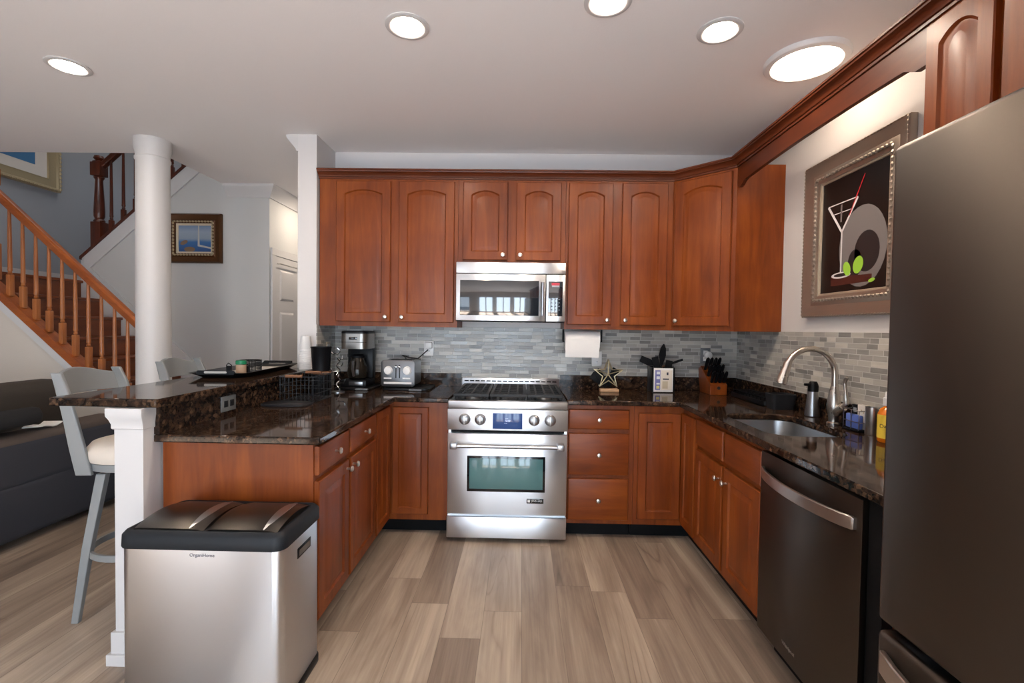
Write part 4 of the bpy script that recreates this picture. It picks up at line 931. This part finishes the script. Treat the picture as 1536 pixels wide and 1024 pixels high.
# wire basket, canister with cup, trivet, wire tree
bk = thing('wire_basket', 'dark wire basket with wooden handles on the peninsula counter', 'basket', (-1.25, -0.80, CZ))
bx0, bx1, by0, by1, bz1 = -1.352, -1.135, -0.93, -0.665, CZ+0.15
q = MB()
WIRE = mat('dark_wire', sRGB(52, 56, 60), 0.4, 0.6)
for zz in (CZ+0.003, CZ+0.05, CZ+0.10, bz1): q.tube([(x, y, zz) for x, y in rrect(bx0, by0, bx1, by1, 0.02, 4)], 0.0022 if zz < bz1 else 0.0035, 6, True)
for i in range(9):
    x = bx0+0.01+(bx1-bx0-0.02)*i/8
    q.tube([(x, by0, bz1), (x, by0, CZ+0.003), (x, by1, CZ+0.003), (x, by1, bz1)], 0.0018, 6)
for i in range(1, 6):
    y = by0+(by1-by0)*i/6
    q.tube([(bx0, y, bz1), (bx0, y, CZ+0.003), (bx1, y, CZ+0.003), (bx1, y, bz1)], 0.0018, 6)
q.build('wires', WIRE, bk)
for y in (by0, by1):
    q = MB(); q.cyl((-1.31, y, bz1+0.004), (-1.21, y, bz1+0.004), 0.009, n=12); q.build('handle', CORK, bk)
cn = thing('canister', 'black canister with bamboo lid behind the wire basket', 'canister', (-1.243, -0.585, CZ))
q = MB(); q.lathe((-1.243, -0.585, CZ), [(0.060, 0), (0.063, 0.004), (0.063, 0.135), (0.060, 0.138)], 32); q.build('body', BLACK, cn)
q = MB(); q.lathe((-1.243, -0.585, CZ+0.1385), [(0.062, 0), (0.062, 0.014), (0.058, 0.017)], 32); q.build('lid', CORK, cn)
q = MB(); q.lathe((-1.243, -0.585, CZ+0.156), [(0.052, 0), (0.055, 0.003), (0.064, 0.150), (0.068, 0.155), (0.068, 0.160), (0.063, 0.160), (0.052, 0.008), (0.01, 0.006)], 32)
tag(q.build('cup', BLACK), 'tall black cup standing on the bamboo canister lid', 'cup')
q = MB(); q.loops([[(x, y, z) for x, y in rrect(-1.385+o, -1.10+o, -1.12-o, -0.945-o, 0.05, 6)] for o, z in ((0.003, CZ), (0, CZ+0.003), (0, CZ+0.010), (0.004, CZ+0.013))])
tag(q.build('trivet', DGREY), 'flat dark trivet lying in front of the wire basket', 'trivet')
wt = thing('wire_tree', 'twisted silver wire tree stand beside the black canister', 'stand', (-1.175, -0.47, CZ))
q = MB(); q.lathe((-1.175, -0.47, CZ), [(0.045, 0), (0.045, 0.006), (0.01, 0.010)], 24); q.build('base', STEELP, wt)
q = MB(); q.tube([(-1.175+0.012*sin(i*1.3), -0.47+0.012*cos(i*1.3), CZ+0.008+i*0.0135) for i in range(23)], 0.0045, 8); q.build('stem', CHROME, wt)
for k in range(6):
    a = k*1.9; zz = CZ+0.06+k*0.04
    q = MB(); q.tube([(-1.175+cos(a)*r_, -0.47+sin(a)*r_, zz+h_) for r_, h_ in ((0.0, 0), (0.02, 0.006), (0.035, 0.002), (0.045, 0.014), (0.05, 0.028))], 0.004, 8); q.build('branch', CHROME, wt)
# outlets
def outlet(O, X, N, label, m, w_=0.076, h_=0.118, horizontal=False, plug=None):
    t = thing('wall_outlet', label, 'outlet', O)
    if horizontal: w_, h_ = h_, w_
    q = MB(frame_M(O, X, N)); q.box(-w_/2, 0, -h_/2, w_/2, 0.006, h_/2, 0.002); q.build('plate', m, t)
    for s_ in (-1, 1):
        q = MB(frame_M(O, X, N)); u, v = (s_*0.024, 0) if horizontal else (0, s_*0.024)
        q.box(u-0.016, 0.006, v-0.016, u+0.016, 0.008, v+0.016, 0.0008); so = q.build('socket', DGREY if horizontal else WHITE, t)
        q = MB(frame_M(O, X, N)); q.box(u-0.007, 0.008, v-0.002, u-0.005, 0.0085, v+0.007); q.box(u+0.005, 0.008, v-0.002, u+0.007, 0.0085, v+0.007); q.build('slot', BLACKM, so, smooth=0)
    return t
outlet((-0.64, -0.0085, 1.207), FX, BX, 'white wall outlet on the tiles above the toaster', WHITE)
outlet((0.668, -0.0085, 1.145), FX, BX, 'white wall outlet under the paper towel roll', WHITE)
outlet((1.502, -0.0085, 1.182), FX, BX, 'grey wall outlet behind the knife block, with a plug-in freshener', GREYPL)
outlet((-1.3795, -0.15, 1.19), (0, 1, 0), (1, 0, 0), 'beige wall outlet on the tiled side beside the coffee maker', mat('beige_plate', sRGB(190, 174, 156), 0.4))
outlet((-1.3945, -1.345, 0.972), (0, 1, 0), (1, 0, 0), 'grey outlet plate set sideways in the granite riser under the bar', mat('grey_metal_plate', sRGB(112, 114, 114), 0.4), horizontal=True)
q = MB(); q.lathe((1.515, -0.0170, 1.187), [(0.026, 0), (0.030, -0.008), (0.028, -0.03), (0.018, -0.036), (0.003, -0.037)], 24, 'y'); tag(q.build('air_freshener', WHITE), 'round white air freshener plugged in behind the knife block', 'air freshener')
q = MB(); q.box(-0.668, -0.040, 1.205, -0.612, -0.0172, 1.255, 0.006); tag(q.build('plug_adapter', WHITE), 'white plug in the outlet above the toaster', 'plug')

# ------------------------------------------------------------------ things on the raised bar
BZ = 1.0675
tr = thing('serving_tray', 'long black serving tray with cut-out handles lying on the raised bar', 'tray', (-1.648, -0.70, BZ))
TR = Matrix.Translation((-1.648, -0.70, 0)) @ Matrix.Rotation(R(5), 4, 'Z')
def tl(o, z, e=0.0): return [TR @ Vector((x*(0.118+o), y*(0.34+o+e), z)) for x, y in rrect(-1, -1, 1, 1, 0.12, 4)]
q = MB(); q.loops([tl(0, BZ), tl(0.004, BZ+0.003), tl(0.035, BZ+0.028, 0.03), tl(0.04, BZ+0.030, 0.03), tl(0.034, BZ+0.031, 0.03), tl(-0.002, BZ+0.007), tl(-0.006, BZ+0.0065)]); q.build('shell', BLACK, tr)
q = MB(); q.loops([tl(-0.007, BZ+0.0068), tl(-0.007, BZ+0.0082)]); q.build('lining', mat('silver_lining', sRGB(190, 184, 174), 0.35, 0.3), tr)
for s_ in (-1, 1):
    q = MB(TR); y = s_*0.398
    q.loops([[(x, y+s_*d_, BZ+0.020+z+d_*0.6) for x, z in rrect(-0.10, -0.006, 0.10, 0.018, 0.006, 3)] for d_ in (-0.006, 0.012)]); q.build('end_grip', BLACK, tr)
    q = MB(TR); q.loops([[(x, y+s_*d_, BZ+0.026+z+d_*0.6) for x, z in rrect(-0.06, -0.005, 0.06, 0.007, 0.0055, 4)] for d_ in (-0.0075, 0.0135)]); q.build('grip_opening', mat('silver_lining', (0, 0, 0)), tr)
JZ = BZ+0.0088
jr = thing('spice_jar', 'small jar with a green lid standing on the serving tray', 'jar', (-1.575, -0.93, JZ))
q = MB(); q.lathe((-1.575, -0.93, JZ), [(0.026, 0), (0.028, 0.003), (0.028, 0.055), (0.024, 0.058)], 24); q.build('glass', mat('jar_contents', sRGB(176, 150, 128), 0.2), jr)
q = MB(); q.lathe((-1.575, -0.93, JZ+0.0585), [(0.029, 0), (0.029, 0.02), (0.026, 0.023)], 24); q.build('lid', mat('green_lid', sRGB(20, 120, 78), 0.4), jr)
q = MB()
for dx in (-0.055, 0.05):
    q.tube([(-1.625+dx, -0.90, JZ+0.004), (-1.625+dx, -0.90, JZ+0.05), (-1.625+dx+0.01, -0.90, JZ+0.062), (-1.625+dx+0.03, -0.90, JZ+0.05), (-1.625+dx+0.03, -0.90, JZ+0.004)], 0.003, 6)
    q.box(-1.625+dx, -0.905, JZ, -1.625+dx+0.03, -0.895, JZ+0.045)
tag(q.build('sachet_rack', BLACK), 'black metal sachet rack behind the green-lidded jar', 'rack')
nb = thing('mesh_basket', 'small round black mesh basket on the serving tray', 'basket', (-1.615, -0.76, JZ))
q = MB()
for zz in (0.003, 0.02, 0.037, 0.054, 0.07): q.tube([(-1.615+cos(2*pi*i/28)*0.06, -0.76+sin(2*pi*i/28)*0.06, JZ+zz) for i in range(28)], 0.0022 if zz < 0.06 else 0.004, 6, True)
for i in range(22):
    a = 2*pi*i/22; q.cyl((-1.615+cos(a)*0.06, -0.76+sin(a)*0.06, JZ+0.002), (-1.615+cos(a)*0.06, -0.76+sin(a)*0.06, JZ+0.07), 0.0018, n=5)
q.build('mesh', BLACK, nb); q = MB(); q.lathe((-1.615, -0.76, JZ), [(0.06, 0), (0.06, 0.003), (0.02, 0.003)], 24); q.build('base', BLACK, nb)
pc = thing('paper_cups', 'tall upside-down stack of white paper cups at the end of the bar', 'cups', (-1.432, -0.405, BZ))
q = MB(); P = []
for i in range(11): z = i*0.0125; P += [(0.044-0.0003*i, z), (0.0415-0.0003*i, z+0.010)]
P += [(0.040, 0.1375), (0.031, 0.228), (0.028, 0.228), (0.006, 0.226)]
q.lathe((-1.432, -0.405, BZ), P, 28); q.build('stack', PAPER, pc)

# ------------------------------------------------------------------ things right of the range
pt = thing('paper_towel_holder', 'black paper towel holder fixed under the wall cabinet', 'paper towel holder', (0.52, -0.2, UZ0))
q = MB(); q.box(0.375+0.01, -0.215, 1.3705-0.0, 0.665, -0.185, 1.3719); q.tube([(0.387, -0.2, 1.37), (0.387, -0.2, 1.28), (0.396, -0.2, 1.28)], 0.007, 8); q.tube([(0.668, -0.2, 1.37), (0.668, -0.2, 1.28), (0.650, -0.2, 1.28)], 0.007, 8)
q.build('bracket', BLACK, pt)
q = MB(); P = [(cos(2*pi*i/36)*0.073, sin(2*pi*i/36)*0.073) for i in range(36)]
xa, xb = 0.398, 0.648
q.loops([[(x, -0.2+r_*a, 1.288+r_*c) for a, c in P] for x, r_ in ((xa, 0.28), (xa, 1), (xb, 1), (xb, 0.28))], True, True)
L = []
for z, y in ((1.288, -0.2742), (1.24, -0.2742), (1.20, -0.268), (1.168, -0.262)): L.append([(xa+0.001, y, z), (xb-0.006, y, z), (xb-0.006, y+0.001, z), (xa+0.001, y+0.001, z)])
q.loops(L)
tag(q.build('paper_towel_roll', PAPER), 'white paper towel roll hanging under the cabinet with a loose sheet', 'paper towel')

sd = thing('star_napkin_holder', 'gold star napkin holder on a wooden base, right of the range', 'napkin holder', (0.73, -0.19, CZ))
q = MB(); q.box(0.665, -0.225, CZ, 0.80, -0.155, CZ+0.022, 0.003); q.build('base', mat('pale_wood', sRGB(190, 152, 116), 0.5), sd)
cx, cz, ro, ri = 0.725, CZ+0.128, 0.108, 0.045
sp = [(cx+sin(2*pi*i/10)*(ro if i % 2 == 0 else ri), -0.205, cz+cos(2*pi*i/10)*(ro if i % 2 == 0 else ri)) for i in range(10)]
q = MB(); q.tube(sp, 0.0055, 8, True)
for i in range(0, 10, 2): q.tube([sp[i], (cx, -0.19, cz)], 0.004, 6)
q.build('front_star', mat('pale_gold_wire', sRGB(186, 172, 140), 0.3, 0.8), sd)
q = MB(); q.tube([(x, -0.165, z) for x, y, z in sp], 0.0055, 8, True); q.build('back_star', mat('pale_gold_wire', (0, 0, 0)), sd)
q = MB()
for a, sx in ((0.75, -1), (1.1, -1), (0.55, 1)):
    q.M = Matrix.Translation((0.72, -0.185, CZ+0.045)) @ Matrix.Rotation(a*sx*0.9, 4, 'Y'); q.box(-0.028, -0.004 + 0.006*a, 0, 0.028, 0.004 + 0.006*a, 0.14, 0.003)
tag(q.build('napkins', BLACKM), 'dark folded napkins held in the gold star holder', 'napkins')

cr_ = thing('utensil_crock', 'square black utensil crock with a picture card on its front', 'crock', (1.12, -0.14, CZ))
xa, xb, ya, yb = 1.045, 1.215, -0.20, -0.06
q = MB(); q.loops([[(x, y, z) for x, y in rrect(xa+o, ya+o, xb-o, yb-o, 0.012, 3)] for o, z in ((0, CZ), (0, CZ+0.185), (0.006, CZ+0.185), (0.006, CZ+0.01))], True, True); q.build('body', BLACK, cr_)
q = MB(); y = ya-0.003
q.box(xa+0.012, y, CZ+0.006, xb-0.018, ya-0.0005, CZ+0.180); q.mi = 1; q.box(xa+0.022, y-0.0006, CZ+0.02, xa+0.060, y-0.0001, CZ+0.165); q.mi = 2; q.box(xa+0.064, y-0.0006, CZ+0.02, xb-0.024, y-0.0001, CZ+0.165)
q.mi = 3
for z_, h_ in ((0.135, 0.02), (0.10, 0.02), (0.06, 0.012)): q.box(xa+0.032, y-0.0012, CZ+z_, xa+0.056, y-0.0007, CZ+z_+h_)
q.mi = 4; q.box(xa+0.078, y-0.0012, CZ+0.095, xa+0.122, y-0.0007, CZ+0.105); q.box(xa+0.105, y-0.0012, CZ+0.13, xa+0.118, y-0.0007, CZ+0.15); q.mi = 5; q.box(xa+0.075, y-0.0012, CZ+0.03, xa+0.115, y-0.0007, CZ+0.085); q.mi = 6; q.box(xa+0.032, y-0.0013, CZ+0.03, xa+0.054, y-0.0006, CZ+0.05)
q.build('picture_card', [mat('card_white', sRGB(222, 220, 218), 0.4), mat('card_violet', sRGB(112, 112, 168), 0.4), mat('card_cream', sRGB(214, 204, 190), 0.4), mat('card_pale', sRGB(214, 216, 220), 0.4), mat('card_navy', sRGB(52, 54, 66), 0.4), mat('card_sand', sRGB(186, 172, 148), 0.4), mat('card_yellow', sRGB(214, 206, 120), 0.4)], cr_, smooth=0)
def utensil(label, base, tip, head, hm=BLACK, name='kitchen_spoon', cat='utensil'):
    t = thing(name, label, cat, base)
    b0, t0 = Vector(base), Vector(tip)
    q = MB(); q.tube([b0, b0.lerp(t0, 0.55)], 0.006, 8); q.build('handle', hm, t)
    d_ = (t0-b0).normalized(); s_ = Vector((d_.z, 0, -d_.x)).normalized(); n_ = d_.cross(s_); p0 = b0.lerp(t0, 0.52); ln = (t0-p0).length; L = []
    for u, w_ in head:
        c_ = p0+d_*ln*u; L.append([c_+s_*w_+n_*0.003, c_-s_*w_+n_*0.003, c_-s_*w_-n_*0.003, c_+s_*w_-n_*0.003])
    q = MB(); q.loops(L); q.build('head', BLACK, t)
HB = CZ+0.015
OV = [(0, 0.006), (0.2, 0.016), (0.5, 0.026), (0.8, 0.020), (1, 0.004)]; SQ = [(0, 0.006), (0.2, 0.02), (0.4, 0.026), (1, 0.024)]
utensil('black pointed spatula standing upright in the utensil crock', (1.12, -0.11, HB), (1.155, -0.10, CZ+0.355), OV, name='spatula')
utensil('black ladle leaning far left out of the utensil crock', (1.19, -0.13, CZ+0.155), (0.975, -0.13, CZ+0.245), SQ, name='ladle')
utensil('black slotted turner tilted slightly left in the utensil crock', (1.13, -0.16, HB), (1.075, -0.15, CZ+0.26), SQ, name='turner')
utensil('wooden-handled spoon leaning far right out of the utensil crock', (1.07, -0.09, CZ+0.155), (1.30, -0.10, CZ+0.24), [(0, 0.006), (0.5, 0.009), (1, 0.008)], CORK, name='wooden_spoon')
utensil('short black brush leaning right in the utensil crock', (1.15, -0.15, HB), (1.185, -0.15, CZ+0.235), SQ, name='basting_brush')

kb = thing('knife_block', 'reddish wooden knife block full of black-handled knives', 'knife block', (1.49, -0.23, CZ))
q = MB(); prof = [(-0.28, CZ), (-0.08, CZ), (-0.04, CZ+0.17), (-0.09, CZ+0.195), (-0.28, CZ+0.072)]
q.prism(prof, lambda y, z: (1.44, y, z), lambda y, z: (1.56, y, z)); q.build('block', WOODV, kb, smooth=0, bevel=0.003)
q = MB(); q.text('A', 0.03, text_M((1.50, -0.2808, CZ+0.05), (1, 0, 0), (0, -1, 0))) if False else q.lathe((1.50, -0.2805, CZ+0.05), [(0.012, 0), (0.012, -0.001), (0.002, -0.0012)], 16, 'y'); q.build('emblem', DGREY, kb)
dirk = Vector((0, -0.545, 0.838)).normalized()
n = 0
for r_ in range(3):
    for c_ in range(4):
        base = Vector((1.457+c_*0.029, -0.255+r_*0.062, CZ+0.0895+r_*0.0405)); ln = 0.098+0.006*r_
        q = MB(); q.tube([base, base+dirk*ln*0.3, base+dirk*ln*0.8, base+dirk*ln+Vector((0, 0, -0.006))], [0.010, 0.0125, 0.0130, 0.009], 8)
        k_ = q.build('knife', BLACK)
        tag(k_, 'black-handled knife in the knife block', 'knife', 'knives in the block')
        q = MB(); q.lathe((0, 0, 0), [(0.003, 0), (0.003, 0.0005)], 8) if False else q.cyl(base+dirk*ln*0.85+Vector((0, -0.003, 0.009)), base+dirk*ln*0.9+Vector((0, -0.003, 0.010)), 0.004, n=8); q.build('rivet', CHROME, k_)
# drying rack by the right wall
dr = thing('drying_rack', 'flat black drying rack along the wall behind the sponge box', 'rack', (1.64, -0.52, CZ))
q = MB(); q.loops([[(x, y, z) for x, y in rrect(1.575+o, -0.76+o, 1.715-o, -0.30-o, 0.02, 4)] for o, z in ((0.004, CZ), (0, CZ+0.004), (0, CZ+0.03), (0.005, CZ+0.03), (0.006, CZ+0.012))]); q.build('tray', BLACK, dr)
q = MB()
for i in range(10): y = -0.74+i*0.047; q.tube([(1.59, y, CZ+0.012), (1.59, y, CZ+0.05), (1.70, y, CZ+0.05), (1.70, y, CZ+0.012)], 0.0025, 6)
q.tube([(1.59, -0.75, CZ+0.05), (1.59, -0.31, CZ+0.05)], 0.003, 6); q.tube([(1.70, -0.75, CZ+0.05), (1.70, -0.31, CZ+0.05)], 0.003, 6); q.build('wires', BLACK, dr)
sb = thing('sponge_box', 'grey plastic sink-side box on the worktop corner behind the faucet', 'box', (1.62, -0.87, CZ))
q = MB(); q.loops([[(x, y, z) for x, y in rrect(1.555+o, -0.905+o, 1.70-o, -0.80-o, 0.02, 5)] for o, z in ((0.008, CZ), (0, CZ+0.09), (0.004, CZ+0.092), (0.012, CZ+0.012))]); q.build('body', DGREY, sb)
sp_ = thing('soap_dispenser', 'steel soap dispenser with a black pump top beside the sink', 'soap dispenser', (1.672, -1.09, CZ))
q = MB(); q.lathe((1.672, -1.09, CZ), [(0.034, 0), (0.037, 0.004), (0.036, 0.02), (0.029, 0.10), (0.025, 0.135)], 28); q.build('bottle', STEELP, sp_)
q = MB(); q.lathe((1.672, -1.09, CZ+0.1355), [(0.0255, 0), (0.0265, 0.03), (0.022, 0.045), (0.016, 0.055), (0.004, 0.057)], 24); q.box(1.625, -1.10, CZ+0.165, 1.668, -1.08, CZ+0.180, 0.004); q.build('pump', BLACK, sp_)
ca = thing('sink_caddy', 'black wire sink caddy holding cleaning packets right of the faucet', 'caddy', (1.66, -1.46, CZ))
x0, x1, y0, y1 = 1.622, 1.700, -1.515, -1.405
q = MB(); q.box(x0, y0, CZ, x1, y1, CZ+0.012, 0.003); q.build('base', BLACK, ca)
q = MB()
for zz in (CZ+0.045, CZ+0.10): q.tube([(x, y, zz) for x, y in rrect(x0+0.002, y0+0.002, x1-0.002, y1-0.002, 0.01, 3)], 0.0022, 6, True)
for y in (y0+0.003, (y0+y1)/2, y1-0.003):
    for x in (x0+0.003, x1-0.003): q.cyl((x, y, CZ+0.011), (x, y, CZ+0.10), 0.0022, n=6)
q.build('wires', STEELP, ca)
q = MB(); q.box(1.630, -1.506, CZ+0.0125, 1.650, -1.414, CZ+0.078, 0.006); tag(q.build('sponge_packet', mat('blue_packet', sRGB(92, 116, 190), 0.35)), 'blue cleaning packet standing in the sink caddy', 'packet')
q = MB(); q.box(1.656, -1.508, CZ+0.0125, 1.674, -1.456, CZ+0.125, 0.003); q.mi = 1; q.box(1.6545, -1.485, CZ+0.09, 1.6562, -1.479, CZ+0.103); q.box(1.6545, -1.50, CZ+0.085, 1.6562, -1.493, CZ+0.095); tag(q.build('white_packet', [mat('packet_white', sRGB(206, 202, 194), 0.5), mat('card_sand', (0, 0, 0))]), 'white cleaning packet behind the blue one in the sink caddy', 'packet')
q = MB(); q.box(1.660, -1.453, CZ+0.0125, 1.676, -1.411, CZ+0.12, 0.003); q.mi = 1; q.box(1.6585, -1.446, CZ+0.085, 1.6602, -1.425, CZ+0.105); tag(q.build('black_packet', [BLACK, mat('pale_marks', (0, 0, 0))]), 'black cleaning packet at the far end of the sink caddy', 'packet')
q = MB(); q.lathe((1.660, -1.546, CZ), [(0.026, 0), (0.027, 0.002), (0.027, 0.125), (0.024, 0.125), (0.024, 0.01)], 28); tag(q.build('brush_cup', mat('bright_cup_steel', (0.62, 0.6, 0.58), 0.3, 1.0)), 'open steel cylinder cup beside the sink caddy', 'cup')
dsb = thing('dish_soap', 'orange dish soap bottle with yellow label next to the fridge', 'bottle', (1.62, -1.685, CZ))
q = MB(); q.lathe((1.62, -1.685, CZ), [(0.030, 0), (0.034, 0.006), (0.034, 0.118), (0.025, 0.140), (0.012, 0.150), (0.012, 0.165)], 24); q.build('bottle', mat('orange_soap', sRGB(226, 122, 24), 0.15, coat=0.3), dsb)
q = MB(); L = []
for zz in (CZ+0.018, CZ+0.116): L.append([(1.62+cos(a)*0.0346, -1.685+sin(a)*0.0346, zz) for a in [pi*0.72+pi*0.86*i/16 for i in range(17)]])
q.loops(L, False, False, False)
q.mi = 1
q.text('Dawn', 0.020, text_M((1.5965, -1.7125, CZ+0.07), (0.72, -0.69, 0), (-0.69, -0.72, 0)))
q.build('label', [mat('yellow_label', sRGB(234, 200, 70), 0.4), mat('label_ink', sRGB(70, 60, 40), 0.5)], dsb)
q = MB(); q.lathe((1.62, -1.685, CZ+0.1655), [(0.017, -0.012), (0.017, 0.02), (0.012, 0.024), (0.009, 0.046), (0.002, 0.047)], 20); q.build('cap', WHITE, dsb)
